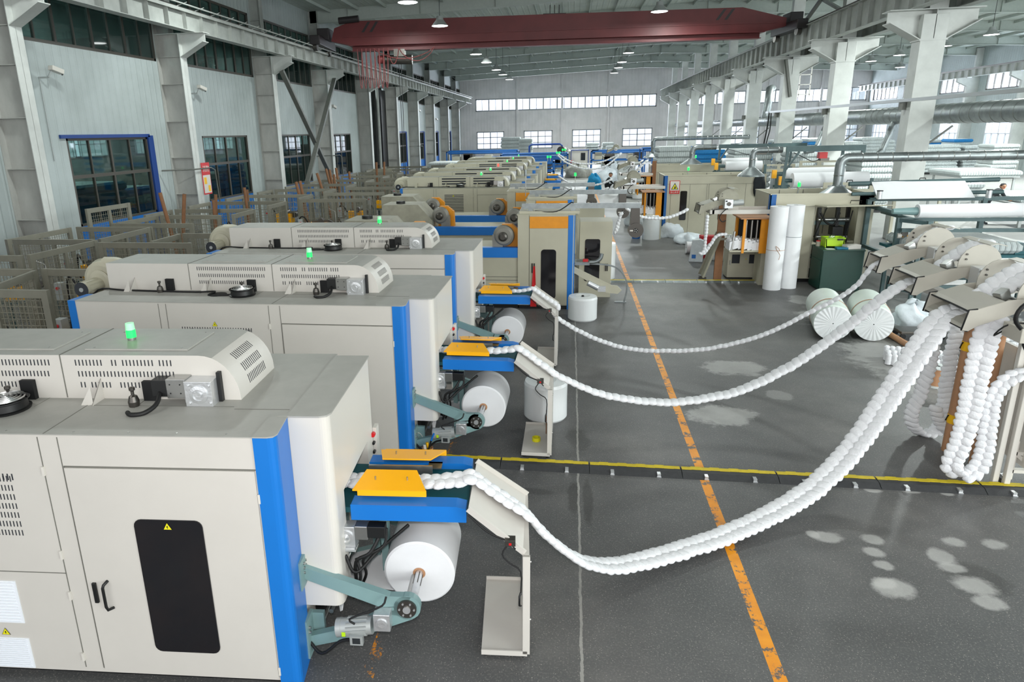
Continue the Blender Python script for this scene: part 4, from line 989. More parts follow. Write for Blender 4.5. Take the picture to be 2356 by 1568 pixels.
for i, (y, lab) in enumerate(far[1:]):
    r_ = dup(fm, (-1.9, y, 0), 0, 'older cream coil machine, ' + lab, 'distant coil machines of the left row', skip=sk)
    if i == 1:
        for c in r_.children_recursive:
            if c.name.startswith('lamp_lens'): c.data = c.data.copy(); c.data.materials[0] = M['red_glow']; c.data.materials[1] = M['red_glow']
# ---- wire mesh cages
fence_n = [0]
def fence(x0, y0, x1, y1, lab, h=1.9, cell=.075, solid=False, door=False):
    L = math.hypot(x1 - x0, y1 - y0); a = math.atan2(y1 - y0, x1 - x0)
    t = thing('fence_panel', lab, 'fence', (x0, y0, 0), a, 'wire mesh safety fences along the left wall')
    f = MB().box(.11, L - .11, -.03, .03, h - .12, h - .002).box(.11, L - .11, -.03, .03, .05, .13).box(0, .11, -.035, .035, 0, h).box(L - .11, L, -.035, .035, 0, h)
    if L > 1.6: f.box(L / 2 - .04, L / 2 + .04, -.028, .028, .13, h - .12)
    build('frame', f, 'fence_frame', t)
    w = MB(); x = .08 + cell; k = .0035 if cell < .1 else .006
    while x < L - .08: w.box(x - k, x + k, -k, k, .1, h - .09); x += cell
    z = .1 + cell
    while z < h - .09: w.box(.08, L - .08, -k, k, z - k, z + k); z += cell * 1.3
    build('wire_mesh', w, 'mesh_wire', t)
    if door: build('latch', MB().box(.01, .06, -.05, -.03, .9, 1.1), 'steel', t)
    return t
FN = [(-12.65, 13.3, -12.6, 15.3, 'nearest the wall column with the grey box'), (-12.5, 15.4, -10.35, 15.35, 'crosswise below the blue-framed window'), (-12.5, 13.35, -10.47, 13.35, 'crosswise, second row from the camera at the wall'),
      (-10.38, 13.42, -10.38, 15.28, 'lengthwise, between the second and third cages'), (-12.45, 11.35, -10.5, 11.35, 'crosswise, nearest row at the left edge'), (-10.42, 11.4, -10.35, 13.28, 'lengthwise with the bright column behind it'),
      (-10.05, 12.95, -7.85, 12.9, 'crosswise, behind the second machine blower'), (-8.9, 13.1, -8.9, 14.2, 'short lengthwise, beside the third machine blower'), (-8.85, 14.27, -7.2, 14.25, 'crosswise, directly behind the third blower'),
      (-10.3, 10.05, -9.15, 10.05, 'crosswise at the left picture edge'), (-8.75, 8.75, -9.05, 9.97, 'slanting lengthwise, nearest at the left edge'), (-9.0, 10.1, -7.2, 10.08, 'crosswise in front of the yellow wire feeders'),
      (-12.0, 16.1, -9.6, 16.0, 'crosswise, in front of the two leaning tubes'), (-11.95, 16.25, -11.8, 17.85, 'lengthwise, left of the two leaning tubes'), (-11.75, 17.9, -9.8, 17.8, 'crosswise, behind the two leaning tubes'), (-8.6, 8.55, -7.6, 8.55, 'gate with latch nearest the camera at the left edge')]
for i, (x0, y0, x1, y1, l) in enumerate(FN): fence(x0, y0, x1, y1, 'grey mesh fence panel, ' + l, door=(i == 15))
y = 19.4; k = 0
fr = []
while y < 45:
    rowname = ORD[k] + ' cage beyond the two leaning tubes'
    c = .15 if y < 26 else .3
    fence(-12.2, y, -9.6, y, 'grey mesh fence panel, front side of the ' + rowname, cell=c)
    fence(-9.5, y - 1.5, -9.5, y - .1, 'grey mesh fence panel, aisle side of the ' + rowname, cell=c)
    fence(-12.25, y - 1.5, -12.25, y - .1, 'grey mesh fence panel, wall side of the ' + rowname, cell=c)
    if k > 0: fence(-9.3, y + .6, -6.9, y + .6, 'grey mesh fence panel, inner front of the ' + rowname, cell=c)
    y += 2.35 + k * .12; k += 1
# ---- wire feeders inside the cages
def feeder():
    t = thing('wire_feeder', 'x', 'machine')
    b = MB().box(-.5, .5, -.3, .3, .75, .8).box(-.5, -.42, -.28, -.2, 0, .75).box(.42, .5, -.28, -.2, 0, .75).box(-.5, -.42, .2, .28, 0, .75).box(.42, .5, .2, .28, 0, .75); build('table', b, 'teal_dark', t)
    build('feeder_body', MB().box(-.35, .25, -.22, .22, .8, 1.15).box(-.1, .15, -.3, -.22, .9, 1.1), 'yellow', t, bevel=.01)
    build('feed_head', MB().cyl((.0, -.25, 1.2), (.0, .25, 1.2), .1, n=16).box(-.3, .3, -.05, .05, 1.15, 1.22).cyl((.3, -.1, 1.1), (.3, .2, 1.1), .12, n=14), 'steel_dark', t)
    build('hose', MB().tube(bez([(-.4, 0, 1.1), (-.55, 0, 1.35), (-.7, .1, 1.3), (-.75, .1, .9), (-.6, .1, .5)], 20), .022), 'rubber', t)
    build('control_box', MB().box(-.75, -.6, -.28, -.12, .95, 1.3).cyl((-.67, -.29, 1.2), (-.67, -.32, 1.2), .03, 1, n=10), ['motor_grey', 'red'], t)
    build('wire_guide', MB().tube([(.5, 0, .9), (.5, 0, 1.5), (.3, 0, 1.6)], .012), 'steel', t)
    return t
f0 = feeder()
FP = [(-7.3, 9.3, 'in the nearest cage, left of the second machine'), (-7.0, 11.6, 'behind the blower of the second machine'), (-9.4, 11.9, 'in the cage beside the bright column'), (-9.5, 9.1, 'at the left picture edge behind mesh'), (-11.5, 12.3, 'near the wall in the first cages'), (-11.2, 14.3, 'near the wall, below the blue-framed window'), (-8.6, 16.4, 'behind the third machine'), (-7.0, 16.2, 'left of the first intake hood'), (-7.4, 19.2, 'left of the second intake hood'), (-8.4, 21.9, 'in the middle cages'), (-10.4, 20.3, 'near the second window'), (-8.2, 25.4, 'left of the fifth row machine'), (-10.8, 24.6, 'beyond the second window'), (-8.2, 29.5, 'in the far cages'), (-8.3, 34.0, 'in the farthest cages')]
for i, (x, y, l) in enumerate(FP):
    lab = 'yellow and black wire feeder, ' + l
    if i == 0: f0.location = (x, y, 0); f0['label'] = lab; f0['group'] = 'wire feeders in the cages'
    else: dup(f0, (x, y, 0), R((-8, 14, 5, -12, 20)[i % 5]), lab, 'wire feeders in the cages')
# ---- cardboard tubes standing in the cages
TB = [((368, 443), (393, 532), 16.9, 'leaning left, nearest of the wall tubes'), ((424, 446), (422, 515), 16.9, 'upright, beside the leftmost leaning tube'), ((496, 447), (497, 495), 19.2, 'short one next to the red notice board'), ((491, 460), (494, 496), 18.9, 'darker one touching the short tube'), ((562, 431), (568, 475), 21.5, 'first of the pair below the second window'), ((568, 436), (571, 475), 21.8, 'second of the pair below the second window'),
      ((681, 418), (688, 445), 26.0, 'left one of the pair at the cross brace foot'), ((690, 416), (696, 445), 26.2, 'right one of the pair at the cross brace foot'), ((729, 398), (738, 425), 29, 'right of the cross brace foot'), ((750, 388), (756, 412), 32, 'first of the cluster under the fourth window'), ((758, 390), (762, 412), 32.3, 'second of the cluster under the fourth window'), ((773, 386), (777, 412), 32.5, 'tallest of the cluster under the fourth window'), ((768, 401), (770, 420), 31, 'front one of the cluster under the fourth window'), ((803, 394), (805, 412), 33, 'alone, left of the dark gateway'), ((866, 373), (867, 398), 37, 'left one in front of the dark gateway'), ((884, 372), (884, 398), 37.2, 'right one in front of the dark gateway')]
for (a, b_, Y, l) in TB:
    p, q = atY(a[0], a[1], Y), atY(b_[0], b_[1], Y); d = (p - q); s = q.z / max(.2, d.z); q2 = q - d * s; q2.z = .0
    tag(build('cardboard_tube', MB().cyl(q2, p, .05 if Y < 25 else .06, 0, n=14).cyl(p - (p - q).normalized() * .002, p + (p - q).normalized() * .001, .038, 1, n=12), ['cardboard_dark', 'dark']), 'brown cardboard tube, ' + l, 'tube', 'cardboard tubes in the cages')
# ---- wall things
p = atX(474, 448, XF + .05)
nb = thing('notice_board', 'red-headed fire notice board at the second wall column', 'sign', (XF + .03, p.y + .2, 2.0))
build('board', MB().box(0, .02, -.28, .28, .0, 1.15, 0).box(.018, .024, -.28, .28, .75, 1.15, 1).box(.018, .024, -.25, .25, .05, .7, 2).box(.024, .027, -.2, -.02, .38, .62, 3).box(.024, .027, .04, .2, .1, .32, 3), ['red', 'red', 'white_coat', 'hazard_yellow'], nb)
def text_obj(body, size, mtl, parent, loc, rot, name='lettering', ext=.002):
    c = bpy.data.curves.new(name, 'FONT'); c.body = body; c.size = size; c.extrude = ext; c.align_x = 'CENTER'; c.materials.append(M[mtl])
    tmp = bpy.data.objects.new(name, c); me = bpy.data.meshes.new_from_object(tmp); bpy.data.objects.remove(tmp)
    o = bpy.data.objects.new(name, me); COL.objects.link(o); o.parent = parent; o.location = loc; o.rotation_euler = rot; return o
text_obj('消防', .24, 'white_coat', nb, (.026, 0, .84), (R(90), 0, R(90)))
for i, (px, py, Y, l) in enumerate(((118, 160, 0, 'over the blue-framed window'), (458, 202, 0, 'over the second window'), (765, 245, 0, 'left of the dark gateway'), (764, 250, 0, 'just below the other, left of the dark gateway'), (963, 254, 0, 'beyond the dark gateway'), (1003, 274, 0, 'far down the left wall'))):
    if i == 3: continue
    p = atX(px, py, XW + .35)
    t = thing('security_camera', 'white security camera on a wall bracket, ' + l, 'camera', p, 0, 'security cameras on the left wall')
    build('camera_body', MB().obox((.05, .12, 0), (.04, .16, -.05), (.09, -.02, 0), (0, .02, .06), 0).obox((.09, .29, -.055), (.03, .004, 0), (0, .012, .05), (.01, 0, .03), 1), ['white_coat', 'black'], t, bevel=.01)
    build('bracket', MB().bar((0, 0, -.02), (-.05, -.1, -.2), .04, .04).bar((-.05, -.1, -.2), (-.35, -.1, -.2), .04, .04), 'motor_grey', t)
    build('conduit', MB().cyl((-.33, -.1, -.2), (-.33, -.1, -2.4), .012, n=6), 'motor_grey', t)
for i, (y0, y1, z, l) in enumerate(((22.1, 24.2, 2.95, 'across the second column'), (37.0, 38.9, 2.9, 'across the fifth column'), (60.0, 61.8, 2.9, 'across the eighth column'))):
    tag(build('wall_conduit', MB().tube([(XW + .1, y0, z), (XF + .08, y0 + .7, z), (XF + .08, y1 - .3, z), (XF + .06, y1, z - .1), (XF + .06, y1 + .1, z - 1.3)], .025), 'brace_dark'), 'thin grey conduit bent %s on the left wall' % l, 'pipe')
p = atX(45, 535, XW + .3)
eb = thing('electrical_box', 'pale grey electrical cabinet on the wall at the left edge', 'cabinet', (XW, 13.1, 1.3)); build('box', MB().box(0, .4, 0, 1.1, 0, 1.0), 'beam_light', eb, bevel=.01); build('lid', MB().box(-.02, .48, -.05, 1.15, 1.0, 1.03), 'motor_grey', eb)
build('door', MB().box(.4, .41, .3, .95, .08, .92), 'galv', eb)
fence(-12.9, 16.35, -12.75, 18.0, 'dark mesh panel leaning under the blue-framed window', h=2.25)
cbn = thing('locker', 'grey metal locker left of the dark gateway', 'cabinet', (-12.6, 41.5, 0)); build('body', MB().box(0, 1.6, 0, .7, 0, 1.9), 'cream_dirty', cbn, bevel=.01); build('door', MB().box(.05, .78, -.02, 0, .1, 1.8).box(.82, 1.55, -.02, 0, .1, 1.8), 'cream_dirty', cbn)
# mattress stacks in the neighbouring hall, seen through the windows
def slab(name, x0, x1, y0, y1, z0, z1, mats, lab, group, cat='mattress'):
    cx_, cy_ = (x0 + x1) / 2, (y0 + y1) / 2; b = MB(); e = min(.08, (z1 - z0) * .3)
    def ring(dx, z): return [(x0 - cx_ + dx, y0 - cy_ + dx, z), (x1 - cx_ - dx, y0 - cy_ + dx, z), (x1 - cx_ - dx, y1 - cy_ - dx, z), (x0 - cx_ + dx, y1 - cy_ - dx, z)]
    h = z1 - z0; R4 = [ring(e, 0), ring(0, e), ring(0, h - e), ring(e, h)]; vs = [v for r_ in R4 for v in r_]
    fx = []; 
    for j in range(3):
        for i in range(4): fx.append((j * 4 + i, j * 4 + (i + 1) % 4, (j + 1) * 4 + (i + 1) % 4, (j + 1) * 4 + i))
    b.add(vs, [(3, 2, 1, 0)], 0); b.add(vs, [(12, 13, 14, 15)], 0)
    for f in fx: b.add(vs, [f], 1 if f[0] % 4 in (0, 2) else 2)
    o = build(name, b, mats, loc=(cx_, cy_, z0)); return tag(o, lab, cat, group)
WHT = ['foam_white', 'mattress_side_x', 'mattress_side_y']; BLU = ['foam_white', 'foam_blue', 'foam_blue']; TEA = ['foam_white', 'foam_teal', 'foam_teal']; BLA = ['foam_blue', 'foam_blue', 'foam_blue']
def stack(x0, x1, y0, y1, ztop, n, mats, lab, group, rnd=0, zb=0.0):
    rr = random.Random(rnd); h = (ztop - zb) / n
    for k in range(n):
        m_ = mats[k % len(mats)] if isinstance(mats[0], list) else mats; j = rr.uniform(-.05, .05); j2 = rr.uniform(-.04, .04)
        pos = 'bottom' if k == 0 else ('top' if k == n - 1 else ORD[k] + ' up')
        slab('mattress', x0 + j, x1 + j, y0 + j2, y1 + j2, zb + k * h + .002, zb + (k + 1) * h - .003, m_, '%s, %s in pile' % (lab, pos), group)
stack(-18.0, -16.0, 19.6, 22.6, 2.6, 8, TEA, 'teal covered mattress behind the blue-framed window, left pile', 'mattresses in the neighbouring hall', 1)
stack(-18.2, -16.2, 22.8, 24.6, 2.3, 7, [BLU, WHT], 'blue mattress behind the blue-framed window, right pile', 'mattresses in the neighbouring hall', 2)
stack(-18.5, -16.5, 28.2, 30.2, 2.5, 6, [BLU, WHT], 'blue mattress behind the second left window', 'mattresses in the neighbouring hall', 3)
stack(-18.5, -16.5, 30.6, 33.0, 2.8, 7, BLU, 'blue mattress behind the second left window, right pile', 'mattresses in the neighbouring hall', 4)
# ---- far end of the left row
a = at(983, 366, 1.6)
for i, (pl, pr_, lab) in enumerate(((984, 1076, 'left of the two long white blocks'), (1076, 1162, 'right of the two long white blocks'))):
    xa, xb = atY(pl, 358, 47.5).x, atY(pr_, 358, 47.5).x
    slab('mattress', xa, xb, 47.5, 50.0, 1.45, 2.0, WHT, 'long white quilted mattress block, ' + lab, 'long white blocks')
    t = thing('support_table', 'grey table carrying the %s mattress block' % ('left' if i == 0 else 'right'), 'table', (xa, 47.5, 0)); w = xb - xa
    build('table_top', MB().box(0, w, 0, 2.4, 1.38, 1.44), 'cream_dirty', t)
    for lx, ly in ((.1, .1), (w - .2, .1), (.1, 2.2), (w - .2, 2.2)): build('leg', MB().box(lx, lx + .08, ly, ly + .08, 0, 1.38), 'cream_dirty', t)
def blue_frame(x0, y0, w, d, h, lab, glow=False, seed=0):
    t = thing('blue_frame_machine', lab, 'machine', (x0, y0, 0), 0, 'distant blue framed machines'); rr = random.Random(seed)
    f = MB()
    for z in (h - .1, h * .55): f.box(0, w, 0, .1, z, z + .1).box(0, w, d - .1, d, z, z + .1).box(0, .1, 0, d, z, z + .1).box(w - .1, w, 0, d, z, z + .1)
    build('frame', f, 'blue_old', t)
    for lx, ly in ((0, 0), (w - .12, 0), (0, d - .12), (w - .12, d - .12)): build('leg', MB().box(lx, lx + .12, ly, ly + .12, 0, h), 'blue_old', t)
    b = MB()
    for i in range(6):
        x = rr.uniform(.3, w - .8); b.box(x, x + rr.uniform(.3, .9), .2, d - .2, h * rr.uniform(.3, .6), h * rr.uniform(.7, .95), rr.choice((0, 1, 0)))
    build('drive_units', b, ['cream_old', 'steel_dark'], t)
    build('rollers', MB().cyl((.1, d / 2, h), (w - .1, d / 2, h), .09, n=12).cyl((.1, d * .3, h - .2), (w - .1, d * .3, h - .2), .07, n=12), 'blue_old', t)
    if glow:
        for gx in (w - .5, w - .3): build('signal_lamp', MB().cyl((gx, 0, h), (gx, 0, h + .25), .03, n=8).cyl((gx, 0, h + .25), (gx, 0, h + .4), .07, 1, n=10), ['steel', 'green_glow'], t)
BFM = [(-7.5, 52.0, 6.3, 2.2, 1.75, 'low blue framed machine behind the long white blocks', True), (-6.6, 56.5, 6.0, 2.2, 1.9, 'second low blue framed machine with green lamps', True), (-6.2, 61.0, 6.0, 2.4, 2.0, 'third blue framed machine near the back wall', True), (-12.0, 66.0, 7.0, 2.4, 2.2, 'blue framed machine in the far left corner', False), (1.9, 66.0, 5.0, 2.5, 2.0, 'blue frame with mattress packing in the middle of the far aisle', False), (6.2, 52.0, 4.2, 3.0, 2.1, 'blue framed machine left of the far hood pipe', False), (6.0, 60.0, 5.0, 3, 2.3, 'blue framed machine under the far right windows', False)]
for i, (x, y, w, d, h, l, g) in enumerate(BFM): blue_frame(x, y, w, d, h, l, g, i)
gt = MB().tube([(-.2, 0, 1.7), (-.2, 0, 2.6), (0, 0, 2.75), (2.6, 0, 2.75), (2.8, 0, 2.6), (2.8, 0, 1.7)], .09, n=10); gt.cyl((2.7, -.3, 2.2), (2.7, .3, 2.2), .35, 1, n=18)
gt.bar((-.2, 0, 0), (-.2, 0, 1.8), .14, .14).bar((2.8, 0, 0), (2.8, 0, 1.8), .14, .14)
tag(build('blue_gantry', gt, ['blue_trim', 'crane_dark'], loc=(-3.6, 64.2, 0)), 'dark blue tubular gantry with black wheel near the back wall', 'machine')
for i, (pl, pr_, pt, Y, n, l) in enumerate(((1152, 1195, 316, 76, 9, 'grey mattress by back wall, tall pile under first window'), (1193, 1224, 319, 76, 8, 'grey mattress by back wall, pile between first two windows'), (1348, 1376, 328, 68.3, 3, 'grey mattress on the far blue frame'), (1386, 1412, 328, 76, 6, 'grey mattress by the back wall, under the third window'), (1395, 1425, 336, 72, 4, 'grey mattress by the back wall, low pile beside the aisle'))):
    a, b_ = atY(pl, pt, Y), atY(pr_, pt, Y)
    if i == 2: stack(a.x, b_.x, Y - 2.2, Y, a.z, 3, WHT, l, 'mattresses by the back wall', i, zb=2.1)
    else: stack(a.x, b_.x, Y, Y + 1.9, a.z, n, WHT, l, 'mattresses by the back wall', i)
cp = at(1327, 389, 0); t = thing('control_cabinet', 'white control cabinet with blue edges and dark screen in the far aisle', 'cabinet', ((cp.x - .6) * 1.06, 63.5, 0)); build('body', MB().box(0, 1.5, 0, .8, 0, 2.15), 'white_coat', t); build('edge', MB().box(-.06, 0, -.05, .8, 0, 2.2).box(1.5, 1.56, -.05, .8, 0, 2.2).box(-.06, 1.56, -.05, .8, 2.15, 2.22), 'blue_trim', t); build('screen', MB().box(.85, 1.25, -.02, 0, 1.3, 1.95), 'glass_black', t); build('knob', MB().lathe([(0, -.1), (.12, -.08), (.12, 0)], (.0, -.1, 1.2), (0, 1, 0), n=12), 'red', t)
# ================================================================== RIGHT SIDE
# ---- guide heads that receive the coil strings
def guide_head(w, mt='cream_dirty', near=True):
    t = thing('guide_head', 'x', 'guide'); d = .02
    def sheet(pts, y0, y1, mi=0):
        b = MB(); n = len(pts)
        up = [(x, z + .008) for x, z in pts]; b.prism(pts + up[::-1], 'y', y0, y1, mi); return b
    lo = sheet([(-.04, -.13), (-.02, -.10), (.04, -.06), (.15, -.02), (.36, .06), (.52, .13)], 0, w)
    build('lower_trough', lo, mt, t)
    build('upper_cover', sheet([(.0, .05), (.05, .08), (.30, .17)], 0, w), mt, t)
    for y in (0, w):
        s = 1 if y else -1
        ck = [(-.06, -.14), (-.02, .08), (.06, .09), (.34, .19), (.55, .21), (.58, .12), (.3, .0), (.08, -.09), (.0, -.15)]
        c = build('cheek', MB().prism(ck, 'y', y - .006, y + .006), mt, t)
        ed = MB().tube([(ck[i][0], y, ck[i][1]) for i in (8, 0, 1, 2)], .009, n=6); build('rubber_edge', ed, 'rubber', c)
    build('rubber_edge', MB().tube([(.0, 0, .055), (.0, w * .5, .06), (.0, w, .055)], .009, n=6).tube([(-.04, 0, -.13), (-.04, w, -.13)], .008, n=6), 'rubber', t)
    for y in (.04, w - .04):
        q = [(.42, .12)] + [(.66 + .24 * math.cos(R(a)), .22 + .26 * math.sin(R(a))) for a in range(170, -1, -17)] + [(.86, .1), (.62, .02)]
        build('side_plate', MB().prism(q, 'y', y - .006, y + .006), mt, t)
        for x, z in ((.5, .3), (.5, .36), (.66, .12)): build('bolt', MB().cyl((x, y - .02, z), (x, y + .02, z), .012, n=8), 'steel_dark', t)
    build('top_cover', sheet([(.72, .47), (.80, .485), (.90, .46)], .0, w), mt, t)
    for x, z in ((.46, .17), (.56, .24), (.68, .28), (.8, .26)): build('roller', MB().cyl((x, .04, z), (x, w - .04, z), .018, n=12), 'steel', t)
    build('deflector', MB().obox((.36, w * .22, .20), (.05, .02, .03), (0, .07, -.01), (-.02, 0, .05), 0), 'steel', t, bevel=.01)
    g = MB().box(.52, .72, -.22, -.04, .02, .24, 0).cyl((.62, -.24, .13), (.62, -.2, .13), .05, 1, n=16).cyl((.72, -.13, .14), (.98, -.13, .16), .075, 2, n=16).cyl((.56, -.225, .2), (.56, -.24, .2), .02, 3, n=10)
    gb = build('gear_motor', g, ['alum', 'steel_dark', 'motor_grey', 'black'], t, bevel=.005)
    build('cable', MB().tube(bez([(.6, -.2, .02), (.5, -.22, -.06), (.42, -.2, -.2), (.5, -.18, -.32), (.6, -.1, -.3)], 16), .012).tube(bez([(.45, .0, -.05), (.2, -.1, -.16), (.3, -.15, -.02), (.62, -.2, .0)], 14), .008), 'rubber', gb)
    return t
mat('head_near', 'B9B5AA', 0.4, var=.05)
h0 = guide_head(.80, 'head_near'); h0.location = (4.14, 7.45, 2.02); h0.rotation_euler = (0, R(0), 0); h0['label'] = 'large beige guide head taking the wide coil string, nearest of three'; h0['group'] = 'guide heads at the right edge'
h1 = guide_head(.62, 'head_near'); h1.location = (4.22, 8.75, 2.09); h1['label'] = 'middle of the three beige guide heads at the right'; h1['group'] = 'guide heads at the right edge'
h2 = guide_head(.40, 'head_near'); h2.location = (4.28, 9.9, 2.13); h2['label'] = 'smallest and farthest of the three beige guide heads at the right'; h2['group'] = 'guide heads at the right edge'
ab = MB().box(4.42, 4.82, 7.08, 7.32, 1.98, 2.12).box(4.8, 6.2, 7.1, 7.2, 2.0, 2.1)
sa = thing('cantilever_beam', 'beige support arm box below the nearest guide head at the right edge', 'arm', (4.42, 7.08, 1.86))
build('arm_box', MB().box(0, .45, 0, .3, 0, .15).box(.4, 1.8, 0, .1, .02, .12), 'head_near', sa, bevel=.006); build('bolt', MB().cyl((.12, .15, .15), (.12, .15, .3), .014), 'steel', sa); build('beam', MB().box(.1, .22, .2, 3.2, .02, .12), 'cream', sa)
build('cable_loop', MB().tube(bez([(.05, .05, .1), (-.08, .0, .25), (-.02, .0, .4), (.2, .05, .45), (.4, .05, .42)], 16), .02), 'rubber', sa)
# ---- frame of the assembly machine at the right edge
st = thing('assembly_stand', 'off-white post frame with caster at the right picture edge', 'machine', (4.84, 7.69, 0))
for x, y in ((0, 0), (.09, -.05)): build('post', MB().box(x - .03, x + .03, y - .03, y + .03, .02, 1.9), 'white_coat', st, bevel=.006)
build('panel', MB().box(.22, .26, -.2, 1.2, .25, 1.5), 'white_coat', st); build('cross_bar', MB().box(.12, .6, -.03, .03, .38, .42).box(.12, .6, -.03, .03, .16, .2).bar((.14, 0, .4), (.5, 0, .1), .04, .04).box(.12, .16, -.03, .03, .08, .55), 'white_coat', st)
cs = build('caster', MB().cyl((.1, -.02, .05), (.1, .03, .05), .05, n=18), 'steel_dark', st); build('caster_fork', MB().box(.06, .14, -.03, .04, .08, .12), 'alum', cs)
build('green_panel', MB().box(.27, .3, -.25, -.0, .75, 1.0), 'green_board', st); build('small_roll', MB().cyl((.2, -.1, 1.15), (.3, -.12, 1.15), .09, n=22), 'nonwoven', st)
# ---- looped belts hanging at the right
o = coil_string([atY(px, py, 7.55) for px, py in ((2290, 715), (2267, 782), (2241, 892), (2216, 1002), (2190, 1066), (2200, 1088), (2225, 1092), (2250, 1076), (2266, 1029), (2275, 974), (2284, 919), (2312, 878), (2350, 860), (2400, 850))], .25, .078, .032, (.9, -.4, .1), seg=8, seed=5, double=True, wend=.13)
tag(o, 'wide white coil belt hanging in a long loop between the brown tubes', 'spring string')
o = coil_string([atY(px, py, 8.9) for px, py in ((2165, 700), (2152, 760), (2140, 830), (2120, 900), (2096, 950), (2104, 985), (2130, 997), (2158, 985), (2170, 940), (2178, 880), (2190, 810), (2205, 740))], .17, .072, .04, (.8, -.6, 0), seed=6, seg=8)
tag(o, 'narrow white coil string hanging in a U left of the brown tubes', 'spring string')
o = coil_string([atY(px, py, 8.8) for px, py in ((2150, 935), (2165, 975), (2185, 995), (2210, 1000), (2228, 980), (2245, 900), (2262, 820), (2280, 745))], .15, .072, .04, (.8, -.6, 0), seed=7, seg=8)
tag(o, 'narrow white coil string hanging in a second U behind the wide belt', 'spring string')
# ---- brown tubes carrying the heads
def tube_pole(b_, tpx, r_, lab, bands=()):
    B = at(*b_, 0); d = ray(*tpx); tt = B.y / d.y; Tt = Vector((d.x * tt, B.y, HC + d.z * tt)); t = thing('tube_pole', lab, 'tube', B); v = Tt - B
    build('cardboard_sleeve', MB().cyl((0, 0, 0), v, r_, n=20), 'cardboard', t)
    for k in bands:
        q = MB(); a, c = v * (k - .035), v * (k + .035)
        q.cyl(a, c, r_ + .003, 0, n=20, caps=False)
        for j in range(3): q.bar(a + (c - a) * .1 + Vector((r_ * math.cos(j * 2.1 - 1.6), r_ * math.sin(j * 2.1 - 1.6), 0)) * 1.04, a + (c - a) * .9 + Vector((r_ * math.cos(j * 2.1 - .9), r_ * math.sin(j * 2.1 - .9), 0)) * 1.04, .03, .008, 1)
        build('hazard_tape', q, ['hazard_yellow', 'black'], t)
tube_pole((2182, 1036), (2240, 750), .078, 'thick brown cardboard tube with two yellow-black tape bands', (.27, .85))
tube_pole((2240, 1068), (2310, 735), .055, 'thin orange-brown tube beside the wide hanging belt')
for i, (px, py, tx, ty) in enumerate(((2165, 1000, 2170, 940), (2252, 1060, 2262, 1000))): pass
# ---- things on the floor behind the tubes
sp = at(2151, 886, 0); t = thing('wire_spool', 'brown wire spool with pale flanges standing on the floor', 'spool', sp)
for z in (0, .30): build('flange', MB().cyl((0, 0, z), (0, 0, z + .02), .16, n=28).cyl((0, 0, z + .02), (0, 0, z + .022), .03, 1, n=12), ['foam_white', 'dark'], t)
build('winding', MB().cyl((0, 0, .02), (0, 0, .30), .11, n=26), 'cardboard', t)
a, b_ = at(2036, 762, .06), at(2100, 800, .06)
tag(build('cardboard_tube', MB().cyl(a, b_, .055, 0, n=16), ['cardboard']), 'brown cardboard tube lying on the floor behind the wrapped rolls', 'tube')
for i, (p0, p1, n_, l) in enumerate((((2045, 822), (2215, 840), 4, 'lying left, beside the brown spool'), ((2245, 800), (2356, 790), 3, 'lying right, behind the thin tube'), ((2250, 845), (2356, 850), 2, 'front one on the right, behind the thin tube'))):
    a, b_ = at(*p0, .13), at(*p1, .13); d = (b_ - a); L = d.length; d.normalize(); s = Vector((-d.y, d.x, 0))
    q = MB(); r_ = random.Random(i)
    ns = int(L / .085)
    for row in range(n_):
        for k in range(ns):
            c = a + d * (k * .085) + s * (row * .13) + Vector((0, 0, -.03 + (.035 if row % 2 else 0) + r_.uniform(-.008, .008)))
            q.cyl(c - Vector((0, 0, .09)), c + Vector((0, 0, .07)), .05, 0, n=9, r2=.047)
            q.lathe([(.047, 0), (.03, .02), (0, .024)], c + Vector((0, 0, .07)), (0, 0, 1), 0, n=9)
    tag(build('coil_bundle', q, 'coil_fabric'), 'loose white coil strips on the floor, ' + l, 'spring string', 'coil bundles on the floor')
# crumpled clear bag
def crumple(name, c, rx, ry, rz, mt, lab, cat, seed=0, amp=.25, group=None):
    b = MB().blob((0, 0, 0), rx, ry, rz, 0, seed, amp, 28, 16, flat=.55); o = build(name, b, mt, loc=(c[0], c[1], rz * .45)); 
    dm = o.modifiers.new('crease', 'DISPLACE'); tx = bpy.data.textures.new('crease', 'VORONOI'); tx.noise_scale = rx * .35; dm.texture = tx; dm.strength = rx * .22; dm.mid_level = .5
    return tag(o, lab, cat, group)
crumple('plastic_bag', at(2100, 748, 0), .34, .3, .33, 'bag_white', 'crumpled clear plastic bag below the middle guide head', 'bag', 3)
tr = thing('parts_trolley', 'low dark trolley with grey film under the clear bag', 'trolley', at(2112, 775, 0)); build('deck', MB().box(-.4, .4, -.2, .2, .1, .16), 'steel_dark', tr, bevel=.01)
for x, y in ((-.34, -.15), (.34, -.15), (-.34, .15), (.34, .15)): build('wheel', MB().cyl((x, y - .02, .05), (x, y + .02, .05), .05, n=12), 'rubber', tr)
